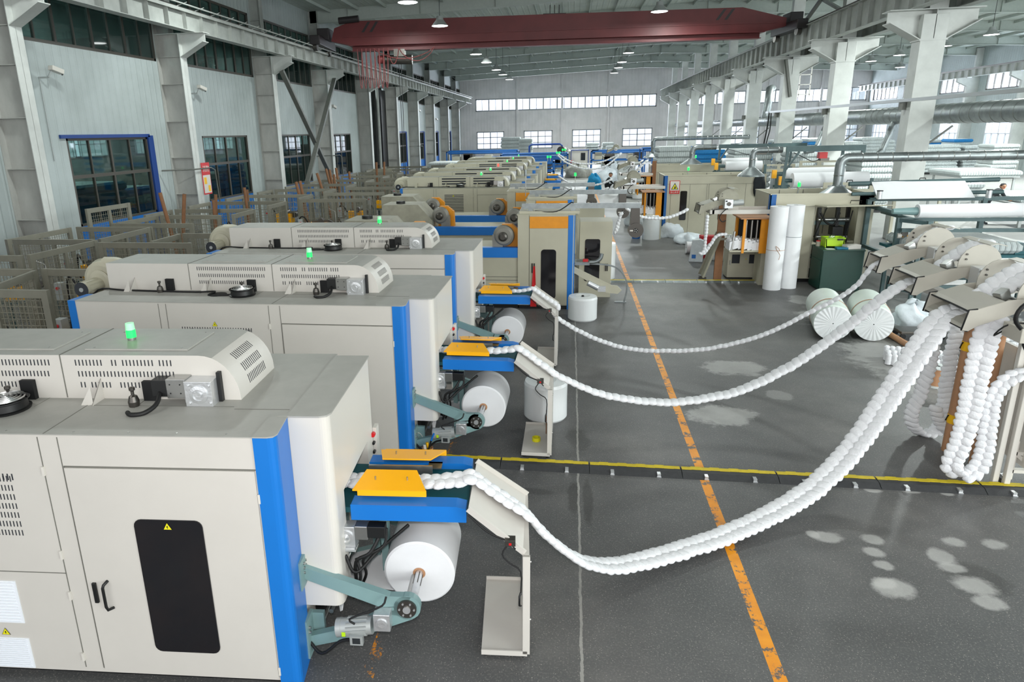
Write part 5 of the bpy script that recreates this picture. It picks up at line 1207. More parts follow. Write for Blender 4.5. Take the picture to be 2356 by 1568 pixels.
# ---- wrapped rolls lying on the floor
def lying_roll(face, farc, r_, lab):
    f = atplane(*face, (0, 13.2), (10, 13.2)); f.z = r_; g = Vector((farc[0], farc[1], r_)); t = thing('wrapped_roll', lab, 'roll', (f.x, f.y, 0), 0, 'wrapped rolls lying on the floor')
    o_ = Vector((f.x, f.y, 0)); a, b2 = f - o_, g - o_; d = (b2 - a); L = d.length; d.normalize()
    b = MB().lathe([(.05, -.03), (r_ * .55, -.035), (r_ * .9, -.01), (r_, .05), (r_ * 1.01, L * .3), (r_ * .98, L * .35), (r_, L * .6), (r_ * .99, L - .04), (r_ * .8, L), (0, L)], a, d, 0, n=40)
    build('wrapped_body', b, 'wrap_green', t)
    b = MB(); u = d.cross(Vector((0, 0, 1))).normalized(); w = d.cross(u)
    pts = []
    for k in range(48):
        an = 2 * pi * k / 48; rr = .022 if k % 2 else .004
        pts.append([a - d * (.04 + .02 * (1 - q / 5) + rr * (q / 5) * .6) + (u * math.cos(an) + w * math.sin(an)) * (r_ * .93 * q / 5 + .01) for q in range(6)])
    for k in range(48):
        for q in range(5): b.add([pts[k][q], pts[k][q + 1], pts[(k + 1) % 48][q + 1], pts[(k + 1) % 48][q]], [(0, 1, 2, 3)], 0)
    build('gathered_end', b, 'wrap_film', t)
    b = MB().lathe([(r_ * 1.012, L * .33), (r_ * 1.03, L * .345), (r_ * 1.012, L * .36)], a, d, n=40); build('tie_strap', b, 'cardboard', t)
lying_roll((1917, 734), (5.35, 14.75), .34, 'left of the two plastic-wrapped rolls lying on the floor')
lying_roll((2010, 742), (6.15, 14.7), .34, 'right of the two plastic-wrapped rolls lying on the floor')
# ---- upright wrapped rolls
def drum(c, r_, h, lab, mt='wrap_film'):
    t = thing('wrapped_drum_roll', lab, 'roll', (c.x, c.y, 0), 0, 'upright wrapped rolls')
    b = MB().lathe([(r_ * .93, 0), (r_, .03), (r_ * .99, h * .5), (r_, h - .05), (r_ * .95, h - .01), (r_ * .5, h + .004), (.03, h - .02)], n=48)
    build('wrapped_body', b, mt, t); build('core_hole', MB().cyl((0, 0, h - .03), (0, 0, h + .006), .028, n=14), 'dark', t)
c = at(1340, 741, 0); c.y += .30; drum(c, .315, .52, 'wrapped white roll standing alone near the tower machine')
c = at(1253, 975, 0); c.y += .30; drum(c, .31, .56, 'wrapped white roll standing behind the second chute stand')
c = at(1400, 700, 0); drum(Vector((.95, 18.6, 0)), .33, 1.0, 'tall wrapped roll at the aisle behind the tower machine window')
# yellow tape, brown offcut, cup of tools
p = mloc(1, (1.66, .75, .062)); t = tag(build('tape_roll', MB().lathe([(.04, 0), (.055, 0), (.055, .05), (.04, .05), (.04, 0)], n=24), 'sign_yellow', loc=p), 'yellow tape roll on the base plate of the second chute stand', 'tape')
p = mloc(1, (1.775, 1.0, .062)); tag(build('brown_offcut', MB().prism([(-.03, 0), (.035, 0), (.035, .32), (.0, .32)], 'x', 0, .012), 'cardboard_dark', loc=p), 'brown cardboard offcut leaning inside the second chute stand', 'cardboard')
p = at(985, 1055, .0); t = thing('tool_cup', 'brown cardboard cup full of tools on the floor by the blue pillar', 'cup', (p.x, p.y, 0)); build('cup', MB().lathe([(.06, 0), (.07, 0), (.07, .16), (.062, .16), (.062, .01)], n=20), 'cardboard', t)
build('handle', MB().cyl((0, 0, .1), (.05, 0, .26), .012, 0).cyl((.05, 0, .26), (.09, 0, .36), .012, 1).cyl((.02, .02, .1), (-.01, .02, .22), .02, 2), ['black', 'plastic_blue', 'hazard_yellow'], t)
for k in range(4): build('pen', MB().cyl((-.03 + .01 * k, -.02, .05), (-.045 + .008 * k, -.03, .21), .005, n=6), 'white_coat', t)
p = at(953, 1050, 0); t = thing('small_bottle', 'small dark bottle with orange liquid beside the tool cup', 'bottle', (p.x, p.y, 0)); build('body', MB().lathe([(0, 0), (.03, 0), (.03, .08, 1), (.03, .1, 1), (.012, .13, 1), (.012, .15), (0, .15)], m=0, n=14), ['orange', 'glass_black'], t); build('cap', MB().cyl((0, 0, .15), (0, 0, .175), .015), 'black', t)
p = at(957, 1040, .0); tag(build('phone_charger', MB().box(-.02, .02, -.02, .02, .2, .28).tube(bez([(.02, 0, .26), (.08, 0, .27), (.12, 0, .22), (.14, 0, .12)], 10), .004), 'white_coat', loc=(p.x - .03, p.y + .02, 0)), 'white plug charger with cable at the blue pillar foot', 'charger')
# ---- cable ramps across the aisle
def ramp(pA, pB, n, lab, wd=.19, chk=False):
    A, B = at(*pA), at(*pB); L = (B - A).length; rz = math.atan2(B.y - A.y, B.x - A.x); sl = L / n
    for k in range(n):
        t = thing('cable_ramp', '%s, %s segment from the left' % (lab, ORD[k]), 'cable ramp', A + (B - A) * (k / n), rz, lab)
        pr_ = [(-wd, 0), (-wd * .55, .045), (0, .045), (wd * .55, 0)]
        build('ramp_body', MB().prism(pr_, 'x', .004, sl - .004, 0), 'kerb_black' if not chk else 'galv', t)
        q = MB(); x = .01
        while x < sl - .05:
            w_ = min(.11, sl - x - .01); q.box(x, x + w_, -.035 + (0.005 if int(x * 10) % 2 else 0), .03 + (.012 if int(x * 9) % 2 else 0), .045, .05); x += .11
        build('yellow_lid', q, 'kerb_yellow', t)
        for x in (sl * .25, sl * .75): build('bracket', MB().box(x - .02, x + .02, -wd * .95, -wd * .6, .01, .04).box(x - .025, x + .025, -wd * 1.0, -wd * .93, 0, .012), 'alum', t)
ramp((960, 1052), (2500, 1132), 7, 'black cable ramp with yellow strip in the foreground')
ramp((1385, 647), (1752, 648), 5, 'flat cable ramp with yellow strip farther down the aisle', .17, True)
# ---- enclosed assembly machines in the right row
def enclosure(O, w, T_, lab, first):
    t = thing('assembly_machine', lab, 'machine', (O[0], O[1], 0), 0, 'enclosed assembly machines of the right row'); D = 1.45
    b = MB().box(0, w, D, D + .03, .1, T_).box(0, .03, 0, D, .1, T_)
    if first:
        b.box(0, 1.12, 0, .03, .1, T_).box(1.12, w, 0, .03, T_ - .28, T_).box(2.12, w, 0, .03, .1, T_).box(1.12, 2.12, 0, .03, .1, .12)
    else: b.box(0, w, 0, .03, .1, T_)
    b.box(w, w + .03, 0, D, .1, T_); b.box(-.01, w + .04, -.01, .04, T_, T_ + .03).box(-.01, w + .04, D, D + .04, T_, T_ + .03).box(-.01, .04, 0, D, T_, T_ + .03)
    b.box(0, w, .05, D - .05, 0, .1, 1); b.box(.03, w, .03, D, T_ - 1.3, T_ - 1.27, 0)
    for x in ([.75, 1.1] if first else [.28, .95, 1.55, 1.62, 2.25, 2.9]): b.box(x - .004, x + .004, -.006, 0, .12, T_ - .3, 2)
    b.box(0, w, -.006, 0, T_ - .305, T_ - .298, 2)
    for x in (w * .25, w * .5, w * .75): b.box(x - .01, x + .01, D - .006, D, T_ - 1.2, T_, 2)
    build('enclosure', b, ['cream_old', 'black', 'seam'], t)
    build('blue_corner', MB().prism([(-.01, .12), (-.01, .03), (.03, -.015), (.14, -.015), (.14, .0), (.02, .12)], 'z', 0, T_ + .01), 'blue_old', t)
    wins = [(.72, .78, .68, 1.68)] if first else [(.62, .86, .65, 1.72), (2.0, 2.25, .65, 1.72)]
    for x0, x1, z0, z1 in wins: build('window', MB().prism(rrect(x0, x1, z0, z1, .04 if x1 - x0 > .1 else .02), 'y', -.012, -.002), 'glass_black', t)
    # yellow infeed box with roller slots and coil mat
    f = MB().box(-.30, -.02, -.52, -.45, .85, 1.72, 0).box(-.72, -.66, -.52, -.47, .85, 1.72, 0).box(-.66, -.10, .2, .25, .95, 1.7, 2).box(-.1, -.02, -.52, .35, .85, 1.72, 0).box(-.72, -.02, .3, .36, .9, 1.72, 0).box(-.8, .0, -.55, .4, 1.72, 1.75, 1).box(-.15, -.1, -.5, .3, .95, 1.65, 2)
    ib = build('infeed_box', f, ['orange', 'cardboard', 'dark'], t)
    for k in range(4): build('roller', MB().cyl((-.62 + k * .13, -.4 + k * .0, 1.0), (-.62 + k * .13, -.4, 1.68), .022, n=10), 'steel', ib)
    build('infeed_table', MB().box(-1.0, -.05, -.5, .25, .88, .92).box(-.2, -.05, -.4, .2, .0, .88), 'cream_old', t)
    build('guide_post', MB().cyl((-.95, -.45, .9), (-.9, -.43, 1.4), .03, n=12), 'steel', t)
    for k in range(2): build('front_arm', MB().box(-1.5, 0, -.5 + k * .75, -.42 + k * .75, T_ - .42 + .0, T_ - .32), 'cream', t)
    build('cross_arm', MB().bar((-1.45, -.46, T_ - .37), (-.7, .3, T_ - .37), .07, .09).box(-1.55, -1.45, -.5, .35, T_ - .42, T_ - .32), 'cream', t)
    return t
R1, R2, R3 = (5.08, 18.36), (3.42, 26.05), (3.95, 34.6)
e1 = enclosure(R1, 2.45, 2.27, 'beige assembly machine with open flap beside the green cabinet', True)
e2 = enclosure(R2, 3.55, 2.27, 'beige assembly machine with a warning sign on its front', False)
e3 = enclosure(R3, 4.0, 2.2, 'farther beige assembly machine behind the one with the warning sign', False)
# open machinery and flap of the first
q = MB().box(1.2, 2.1, .5, .6, .55, .65, 0).box(1.2, 2.1, .4, .5, 1.45, 1.55, 0)
for x in (1.3, 1.75, 2.0): q.box(x, x + .08, .35, .45, .3, 1.9, 1)
q.cyl((1.3, .3, 1.6), (2.05, .3, 1.6), .05, 2).cyl((1.3, .3, 1.15), (2.05, .3, 1.15), .04, 2).box(1.65, 1.9, .2, .5, 1.2, 1.42, 1)
build('inner_mechanism', q, ['teal_dark', 'black', 'steel'], e1)
build('air_hose', MB().tube(bez([(1.3, .2, 1.8), (1.45, .15, 1.55), (1.65, .15, 1.5), (1.75, .15, 1.8)], 14), .025).tube(bez([(2.05, .15, 1.85), (1.95, .12, 1.2), (1.9, .12, .9), (2.05, .12, .7)], 14), .015), 'rubber', e1)
fl_ = build('raised_flap', MB().add([(1.08, -.02, 1.99), (2.5, -.02, 1.99), (2.65, -.75, 2.06), (1.12, -.72, 2.03), (1.08, -.02, 2.01), (2.5, -.02, 2.01), (2.65, -.75, 2.08), (1.12, -.72, 2.05)], [(3, 2, 1, 0), (4, 5, 6, 7), (0, 1, 5, 4), (1, 2, 6, 5), (2, 3, 7, 6), (3, 0, 4, 7)]), 'cream_old', e1)
build('handle', MB().tube([(1.9, -.03, 2.05), (1.9, -.06, 2.12), (2.15, -.06, 2.12), (2.15, -.03, 2.05)], .01), 'black', e1)
build('strut', MB().bar((1.14, -.02, 1.2), (1.2, -.5, 2.0), .02, .02), 'black', e1)
sg = thing('warning_sign', 'red-bordered white sign with yellow warning triangle on the beige machine', 'sign', (R2[0] + .22, R2[1] - .012, 1.62))
b = MB().box(0, .36, -.012, 0, 0, .48, 0).box(.02, .34, -.014, -.012, .12, .46, 1)
b.add([(.05, -.016, .16), (.31, -.016, .16), (.18, -.016, .40)], [(0, 1, 2)], 2); b.add([(.085, -.017, .18), (.275, -.017, .18), (.18, -.017, .355)], [(0, 1, 2)], 3)
b.add([(.15, -.018, .19), (.21, -.018, .19), (.22, -.018, .24), (.185, -.018, .30), (.17, -.018, .24)], [(0, 1, 2, 3, 4)], 2)
build('board', b, ['red', 'white_coat', 'black', 'sign_yellow'], sg); text_obj('当心夹手', .075, 'white_coat', sg, (.18, -.015, .03), (R(90), 0, 0))
# ---- exhaust hoods and ducts
def duct(riser_x, Y, z_top, x_end, r_, hood_w, lab, riser_y=None, beam=None, zb=2.35):
    t = thing('exhaust_duct', lab, 'duct', (riser_x, Y, zb), 0, 'exhaust ducts over the assembly machines'); h = z_top - zb
    hd = MB().lathe([(hood_w, 0), (hood_w * .95, .06), (r_ * 1.2, .3), (r_ * 1.05, .34)], (0, 0, -.32), (0, 0, 1), n=4 if False else 20); build('hood', hd, 'galv', t)
    k = r_ * 1.6; pts = [(0, 0, 0), (0, 0, h - k)] + [(k - k * math.cos(R(a)), 0, h - k + k * math.sin(R(a))) for a in range(15, 91, 15)] + [(x_end - riser_x, 0, h)]
    build('pipe', MB().tube(pts, r_, n=20), 'galv', t)
    c = MB(); x = k + .3
    while x < x_end - riser_x: c.lathe([(r_, -.012), (r_ + .008, 0), (r_, .012)], (x, 0, h), (1, 0, 0), n=20); x += .35
    z = .25
    while z < h - k: c.lathe([(r_, -.012), (r_ + .008, 0), (r_, .012)], (0, 0, z), (0, 0, 1), n=20); z += .3
    build('pipe_seam', c, 'steel', t)
    return t
duct(6.85, 18.95, 3.14, 12.2, .115, .5, 'shiny round duct with hood over the nearest assembly machine', zb=2.45)
duct(6.25, 25.2, 3.16, 7.2, .105, .45, 'round duct elbow over the machine with the warning sign', zb=2.6)
duct(5.9, 35.2, 3.02, 7.0, .13, .55, 'round duct with hood over the third assembly machine', zb=2.5)
_d4 = duct(5.25, 46.0, 3.3, 11.1, .13, .6, 'farthest hood pipe near the back windows', zb=2.45)
build('post', MB().box(3.0, 3.1, -.05, .05, -2.45, .75), 'galv', _d4)
# teal overhead beams
def teal_beam(x0, x1, Y, z, lab, leg=None):
    t = thing('overhead_beam', lab, 'beam', (x0, Y, z)); L = x1 - x0
    build('beam', MB().box(0, L, -.06, .06, -.09, .09).box(L - .1, L, -.06, .06, -.35, -.09), 'teal_dark', t)
    build('post', MB().bar((.05, 0, -.09), (.35 if False else -.12, -.05, -z + .0), .08, .08), 'teal_dark', t)
    build('post', MB().bar((L - .6, .2, -.09), (L - .7, .2, -z), .08, .08), 'teal_dark', t)
    build('brace', MB().bar((.0, 0, -.75), (.42, 0, -.09), .06, .06), 'teal_dark', t)
    h = build('tool_hoist', MB().box(L * .42, L * .52, -.12, .12, -.32, -.12, 0).box(L * .44, L * .55, -.1, .1, -.4, -.3, 1), ['red', 'steel_dark'], t)
    build('hoist_cable', MB().tube(bez([(L * .44, 0, -.35), (L * .36, 0, -.42), (L * .25, 0, -.3), (L * .1, 0, -.12)], 12), .012), 'rubber', h)
teal_beam(7.15, 9.6, 24.6, 3.2, 'teal overhead beam with a red hoist, nearest of its kind')
teal_beam(7.05, 11.0, 34.8, 3.05, 'teal overhead beam with a red hoist, farther one')
# ---- big round duct behind the middle columns, conduit tray
bd = thing('main_duct', 'big grey spiral duct running along behind the middle columns', 'duct', (12.55, 12, 4.22))
build('pipe', MB().cyl((0, 0, 0), (0, 40, 0), .32, n=28).cyl((0, 40, 0), (0, 75, 0), .24, n=24), 'galv', bd)
c = MB(); y = .5
while y < 74: c.lathe([(.32 if y < 40 else .24, -.01), ((.32 if y < 40 else .24) + .01, 0), (.32 if y < 40 else .24, .01)], (0, y, 0), (0, 1, 0), n=24); y += .55 if y < 20 else 1.5
build('pipe_seam', c, 'steel', bd)
for k, (y, s) in enumerate(((36.5, 0), (41, 0))): build('riser', MB().tube([(0, y, 0), (0, y, 2.0), (.05, y + .5, 2.5), (.3, y + 1.5, 2.6)] if k else [(0, y, -.1), (.05, y - .3, 1.2), (.2, y + .2, 2.0), (.6, y + 1.2, 2.1)], .24, n=18), 'galv', bd)
for k in range(4): build('drop_pipe', MB().cyl((-.1, 17.5 + 7.3 * k, -.2), (-.5, 17.3 + 7.3 * k, -1.3), .12, n=14).tube([(-.5, 17.3 + 7.3 * k, -1.3), (-.7, 17.2 + 7.3 * k, -1.5), (-1.1, 17.1 + 7.3 * k, -1.55)], .12, n=14), 'galv', bd)
for k in range(9): build('bracket', MB().bar((-.6, RC[k] - 12, -1.0), (.1, RC[k] - 12, -.4), .05, .05), 'brace_dark', bd)
tr_ = thing('cable_tray', 'thin grey cable tray fixed along the middle columns', 'tray', (10.95, 14, 4.67)); build('tray', MB().box(-.07, .07, 0, 28, -.05, .05), 'motor_grey', tr_)
for k in range(4): build('bracket', MB().box(-.05, .2, RC[k] - 14 - .05, RC[k] - 14 + .05, -.3, -.05), 'brace_dark', tr_)
tag(build('hanging_cables', MB().tube(bez([(10.9, 41.3, 4.7), (10.85, 41.2, 4.0), (10.7, 41, 3.0), (10.6, 41, 2.0)], 14), .04).tube(bez([(11.0, 41.3, 4.7), (11.0, 41.2, 3.8), (10.85, 41, 3.2), (10.7, 41, 2.2)], 14), .03), 'rubber'), 'black cables dropping beside the third middle column', 'cable')
# steel ladder hanging near the third column
ld = thing('ladder_frame', 'hanging steel ladder frame under the runway beam, beside the third middle column', 'ladder', (12.0, RC[2], 5.4))
for x in (0, .55): build('rail', MB().box(x, x + .05, 0, .05, 0, 2.1), 'white_coat', ld)
for k in range(4): build('rung', MB().box(0, .6, 0, .04, .1 + .5 * k, .14 + .5 * k), 'white_coat', ld)
build('dark_brace', MB().bar((-.9, -.4, 1.9), (-.5, -.4, .0), .22, .12), 'brace_dark', ld)
# ---- unwinding rack at the right
ur = thing('unwinding_rack', 'teal steel unwinding rack with rollers at the right', 'rack', (7.4, 16.6, 0))
for x, y in ((0, 0), (0, 1.7), (.35, -.6), (2.6, -.4), (2.6, 1.7)): build('post', MB().box(x - .05, x + .05, y - .05, y + .05, 0, 2.15 if y > 1 else 1.9), 'teal_dark', ur)
f = MB().box(0, 3.2, -.04, .04, 1.82, 1.9).box(-.05, .05, 0, 1.7, 1.95, 2.03).box(0, 4.0, 1.66, 1.74, 2.1, 2.19).box(0, 3.4, -.2, -.12, 1.6, 1.68).box(.3, .38, -.6, 1.7, 1.8, 1.88)
f.box(-.04, .04, 0, 1.7, .95, 1.03).box(.3, 3.2, -.64, -.56, .4, .48).box(-.04, .4, -.04, .04, .9, .98).bar((0, 0, .95), (.35, -.6, .9), .08, .08).bar((0, 0, 1.85), (.35, -.6, 1.85), .08, .08).bar((0, 0, .3), (.35, -.6, .3), .08, .08)
build('rail', f, 'teal_dark', ur)
for k, (y, z) in enumerate(((-.5, .75), (-.2, .65), (.1, .5))): build('roller', MB().cyl((.35, y, z), (2.6, y, z), .045, n=12), 'teal_dark', ur)
build('blue_post', MB().box(3.05, 3.15, -.1, .0, 0, 2.2), 'blue', ur)
for x, y, z in ((.45, -.62, 1.72), (.1, -.05, 1.5), (.55, -.62, .55)):
    c_ = build('chain_guard', MB().box(x, x + .1, y - .04, y + .04, z - .16, z + .02, 0).cyl((x + .02, y, z + .05), (x + .02, y - .05, z + .05), .07, 1, n=14), ['yellow', 'steel_dark'], ur); build('hand_wheel', MB().cyl((x - .12, y, z), (x - .04, y, z), .06, n=16), 'white_coat', c_)
wr = thing('fabric_roll', 'long white fabric roll on the teal rack, nearest and lowest', 'roll', (7.6, 16.3, 2.08), 0, 'long fabric rolls'); build('roll_body', MB().lathe([(.05, 0), (.15, 0), (.152, 2.4), (.05, 2.4)], (0, 0, 0), (1, 0, .01), n=32), 'nonwoven', wr); build('shaft', MB().cyl((-.5, 0, 0), (0, 0, 0), .06, n=14, r2=.09).cyl((2.4, 0, 0), (2.8, 0, 0), .035), 'teal', wr)
build('core', MB().lathe([(.09, -.003), (.06, -.003), (.06, .05)], (0, 0, 0), (1, 0, .01), n=20), 'motor_grey', wr)
p, q = atY(2022, 444, 18.0), atY(2242, 440, 18.0)
w2 = thing('fabric_sheet', 'wide white fabric web draped over the upper roller of the teal rack', 'fabric', (p.x, 18.0, 2.18), 0); build('web', MB().add([(0, 0, 0), (2.15, 0, .02), (2.12, .55, .42), (.0, .5, .38), (0, .02, -.01), (2.15, .02, .01), (2.12, .57, .41), (0, .52, .37)], [(0, 1, 2, 3), (7, 6, 5, 4), (0, 4, 5, 1), (3, 2, 6, 7)]), 'nonwoven', w2)
build('upper_roller', MB().cyl((-.5, .55, .33), (2.9, .55, .40), .055, n=14), 'teal_dark', w2); build('lower_roller', MB().cyl((-.5, .3, .1), (2.9, .3, .12), .045, n=14), 'teal_dark', w2)
for x in (.0, 2.4): build('spool_cap', MB().cyl((x - .02, -.1, .02), (x - .02, -.1, .2), .06, n=14).cyl((x - .02, -.1, .2), (x - .02, -.1, .22), .07, 1, n=14), ['alum', 'black'], w2)
tb = thing('spring_block_table', 'dark table holding the spring block on the teal rack', 'table', (7.15, 15.6, 0)); build('table_top', MB().box(.2, 2.6, .0, 1.7, 1.17, 1.23).box(2.2, 3.0, .1, 1.4, 1.22, 1.30), 'belt', tb)
for x, y in ((.3, .1), (2.4, .1), (.3, 1.5), (2.4, 1.5)): build('leg', MB().box(x, x + .07, y, y + .07, 0, 1.17), 'teal_dark', tb)
sbk = slab('spring_block', 7.45, 9.45, 15.65, 17.25, 1.24, 1.49, ['coil_foam', 'mattress_side_x', 'mattress_side_y'], 'translucent white pocket spring block lying on the table behind the guide heads', None, 'spring block')
# ---- green cabinet with crate
gp = at(1918, 662, 0); gc = thing('green_cabinet', 'dark green metal cabinet beside the beige machine', 'cabinet', (6.15, 17.35, 0)); build('body', MB().box(0, .92, 0, .8, .03, 1.0).box(.02, .9, .02, .78, 0, .03), 'green_cabinet', gc, bevel=.01); build('door', MB().box(-.015, 0, .05, .75, .08, .75), 'green_cabinet', gc, bevel=.004); build('top', MB().box(-.02, .94, -.02, .82, 1.0, 1.03), 'green_cabinet', gc)
cr_ = thing('plastic_crate', 'lime green plastic crate on the green cabinet', 'crate', (6.3, 17.72, 1.03)); w_, d_, h_ = .44, .32, .24
build('crate_shell', MB().prism([(.02, 0), (w_ - .02, 0), (w_, h_), (w_ - .02, h_), (w_ - .04, .03), (.04, .03), (.02, h_), (0, h_)], 'y', 0, d_).box(.0, w_, 0, .015, .0, h_).box(0, w_, d_ - .015, d_, 0, h_), 'lime', cr_); build('rim', MB().box(-.015, w_ + .015, -.015, 0, h_ - .03, h_).box(-.015, w_ + .015, d_, d_ + .015, h_ - .03, h_).box(-.015, 0, 0, d_, h_ - .03, h_).box(w_, w_ + .015, 0, d_, h_ - .03, h_), 'lime_dark', cr_)
build('handle', MB().box(w_ * .6, w_ * .9, -.03, -.015, h_ - .06, h_ - .02), 'black', cr_)
tag(build('light_bulb_pack', MB().blob((0, 0, .05), .08, .06, .06, 0, 2, .1), 'film_clear', loc=(6.48, 17.86, 1.22)), 'clear bag of parts in the lime crate', 'bag')
tag(build('white_box', MB().box(0, .36, 0, .2, 0, .10), 'cream', loc=(6.70, 17.42, 1.03), rz=R(15), bevel=.005), 'flat off-white box on the right of the green cabinet', 'box'); tag(build('blue_tray', MB().box(0, .26, 0, .15, 0, .05), 'foam_teal', loc=(6.47, 17.42, 1.03), bevel=.005), 'small teal tray in front of the lime crate', 'tray')
tag(build('paper_sheet', MB().box(0, .2, 0, .14, 0, .004), 'foam_white', loc=(6.24, 17.42, 1.03)), 'white paper sheet on the green cabinet', 'paper'); tag(build('red_jar', MB().cyl((0, 0, 0), (0, 0, .12), .055, n=16).cyl((0, 0, .12), (0, 0, .14), .05, 1), ['cream_dirty', 'red'], loc=(6.21, 17.95, 1.03)), 'small jar with red lid left of the lime crate', 'jar')
# ---- tall upright rolls
for k, (x, y, h_, l) in enumerate(((5.09, 17.55, 2.07, 'left one tied with yellow string'), (5.52, 17.75, 2.08, 'right one with a dark band'))):
    t = thing('standing_roll', 'tall white nonwoven roll standing upright, ' + l, 'roll', (x, y, 0), 0, 'tall upright rolls'); build('roll_body', MB().lathe([(0, 0), (.21, 0), (.212, h_), (.05, h_)], n=36), 'nonwoven', t); build('core', MB().cyl((0, 0, h_ - .02), (0, 0, h_ + .003), .045, n=14), 'motor_grey', t)
    if k == 0:
        build('string', MB().lathe([(.213, 1.0), (.217, 1.005), (.213, 1.01)], n=36).tube(bez([(.05, -.21, 1.0), (.02, -.22, 1.06), (-.06, -.22, 1.12), (-.02, -.225, 1.02), (.06, -.22, .9), (.04, -.22, .78)], 14), .005), 'cardboard', t)
    else: build('band', MB().lathe([(.213, 1.3), (.216, 1.305), (.213, 1.31)], n=36), 'teal_dark', t)
# ---- below the infeed: panel cabinet, inclined chute, white coil mats
pc = thing('panel_cabinet', 'beige cabinet with two dark square vents below the orange infeed box', 'cabinet', (4.26, 18.75, 0)); build('body', MB().box(0, .86, 0, .55, .03, .92), 'cream_old', pc, bevel=.006)
for x in (.2, .64): build('vent', MB().box(x - .1, x + .1, -.012, 0, .42, .66), 'slot', pc)
sb = MB(); sticker(sb, .46, .52, .022, -.004, 0, 1); build('warning_label', sb, ['sign_yellow', 'black'], pc); build('latch', MB().box(.05, .07, -.03, 0, .38, .5), 'steel', pc)
ic = thing('inclined_chute', 'greenish inclined sheet metal chute below the orange infeed box', 'stand', (3.62, 18.75, 0)); build('chute_tray', MB().bar((0, 0, .08), (.33, -.25, 1.28), .34, .05, 0, up=(-1, 0, 0)).bar((-.02, .15, .08), (.31, -.1, 1.28), .03, .12, 0, up=(-1, 0, 0)), 'cream_dirty', ic); build('foot', MB().cyl((-.05, -.05, 0), (-.05, .05, 0), .05, n=10).box(-.08, .1, -.08, .08, 0, .05), 'steel_dark', ic); build('table_rail', MB().box(.3, 1.4, -.35, -.3, 1.1, 1.16), 'cream_dirty', ic)
def coil_mat(c, nx, ny, lab, px_=.11, py_=.15, r_=.075, h_=.22):
    q = MB(); rr = random.Random(int(c[0] * 10))
    for i in range(nx):
        for j in range(ny):
            x, y, z = c[0] + i * px_, c[1] + j * py_, c[2] + rr.uniform(-.01, .01) + .03 * math.sin(i * .9)
            q.obox((x, y, z + h_ / 2), (r_ * .75, 0, .02), (0, py_ * .55, 0), (0, 0, h_ / 2))
            q.lathe([(r_ * .75, 0), (r_ * .6, .05), (.0, .06)], (x, y, z + h_), (0, 0, 1), n=8)
    return tag(build('coil_mat', q, 'coil_fabric'), lab, 'spring strip', 'coil mats at the infeed boxes')
coil_mat((R1[0] - .95, R1[1] - .38, .93), 7, 3, 'white coil mat running into the nearest orange infeed box'); coil_mat((R2[0] - 1.0, R2[1] - .38, .93), 8, 3, 'white coil mat running into the second orange infeed box')
crumple('foam_heap', at(1675, 595, 0), .75, .45, .5, 'coil_foam', 'heap of white pocket coils on the floor behind the panel cabinet', 'spring heap', 9, .12)
tag(build('white_sack', MB().prism([(-.2, 0), (.2, 0), (.24, .62), (.1, .68), (-.13, .66)], 'y', -.13, .13).box(-.12, .0, -.135, -.13, .1, .22, 1), ['bag_white', 'plastic_blue'], loc=at(1600, 600, 0), bevel=.05, rz=R(-10)), 'white sack with blue print standing in front of the red bag', 'bag')
tag(build('red_bag', MB().prism([(-.28, 0), (.28, 0), (.33, .7), (-.3, .7)], 'y', -.16, .16), 'bag_red', loc=at(1630, 592, 0), bevel=.06), 'dark red bag behind the white sack', 'bag')
fr_ = atY(1640, 540, 22.5); t = thing('fabric_roll', 'white fabric roll lying on the floor in front of the machine with the warning sign', 'roll', (2.9 + .9, 22.6, .2), 0, 'long fabric rolls'); build('roll_body', MB().lathe([(.03, 0), (.19, 0), (.19, 1.9), (.03, 1.9)], (0, 0, 0), (1, .02, 0), n=28), 'nonwoven', t)
for i, (px, py, rx, rz_, l) in enumerate(((1540, 530, .55, .42, 'left heap with white shreds'), (1590, 520, .5, .5, 'tall middle heap'), (1580, 545, .4, .25, 'low front heap'), (1625, 515, .45, .4, 'right heap against the machine'))):
    p = at(px, py + 14, 0); crumple('plastic_film_heap', (p.x, p.y), rx, .4, rz_, 'bag_white', 'clear plastic film on the floor, ' + l, 'plastic film', 20 + i, .22, 'plastic film heaps')
c = at(1499, 552, 0); t = thing('white_cylinder', 'grubby white cylindrical container with a yellow bottle on top', 'container', (c.x, c.y + .33, 0)); build('body', MB().lathe([(0, 0), (.31, 0), (.31, .88), (.29, .9), (0, .9)], n=36), 'wrap_film', t)
tag(build('squeeze_bottle', MB().lathe([(0, 0), (.045, 0), (.045, .1), (.015, .15), (.01, .2), (0, .2)], n=14), 'sign_yellow', loc=(c.x + .12, c.y + .3, .9)), 'yellow squeeze bottle on the white cylinder', 'bottle')
tag(build('blue_bucket', MB().lathe([(0, 0), (.15, 0), (.17, .35, 1), (.17, .45), (.15, .45)], n=24), ['plastic_blue', 'white_coat'], loc=(c.x - .52, c.y + .45, 0)), 'blue and white paint bucket left of the white cylinder', 'bucket')
crumple('foam_heap', at(1475, 520, 0), .6, .4, .62, 'bag_white', 'white crumpled sheets with a blue piece behind the white cylinder', 'sheets', 12, .2)
tag(build('navy_jacket', MB().blob((0, 0, 0), .22, .1, .42, 0, 4, .12), 'cloth_dark', loc=atY(1747, 428, 26.0)), 'dark navy jacket hung on the rim of the machine with the warning sign', 'jacket')
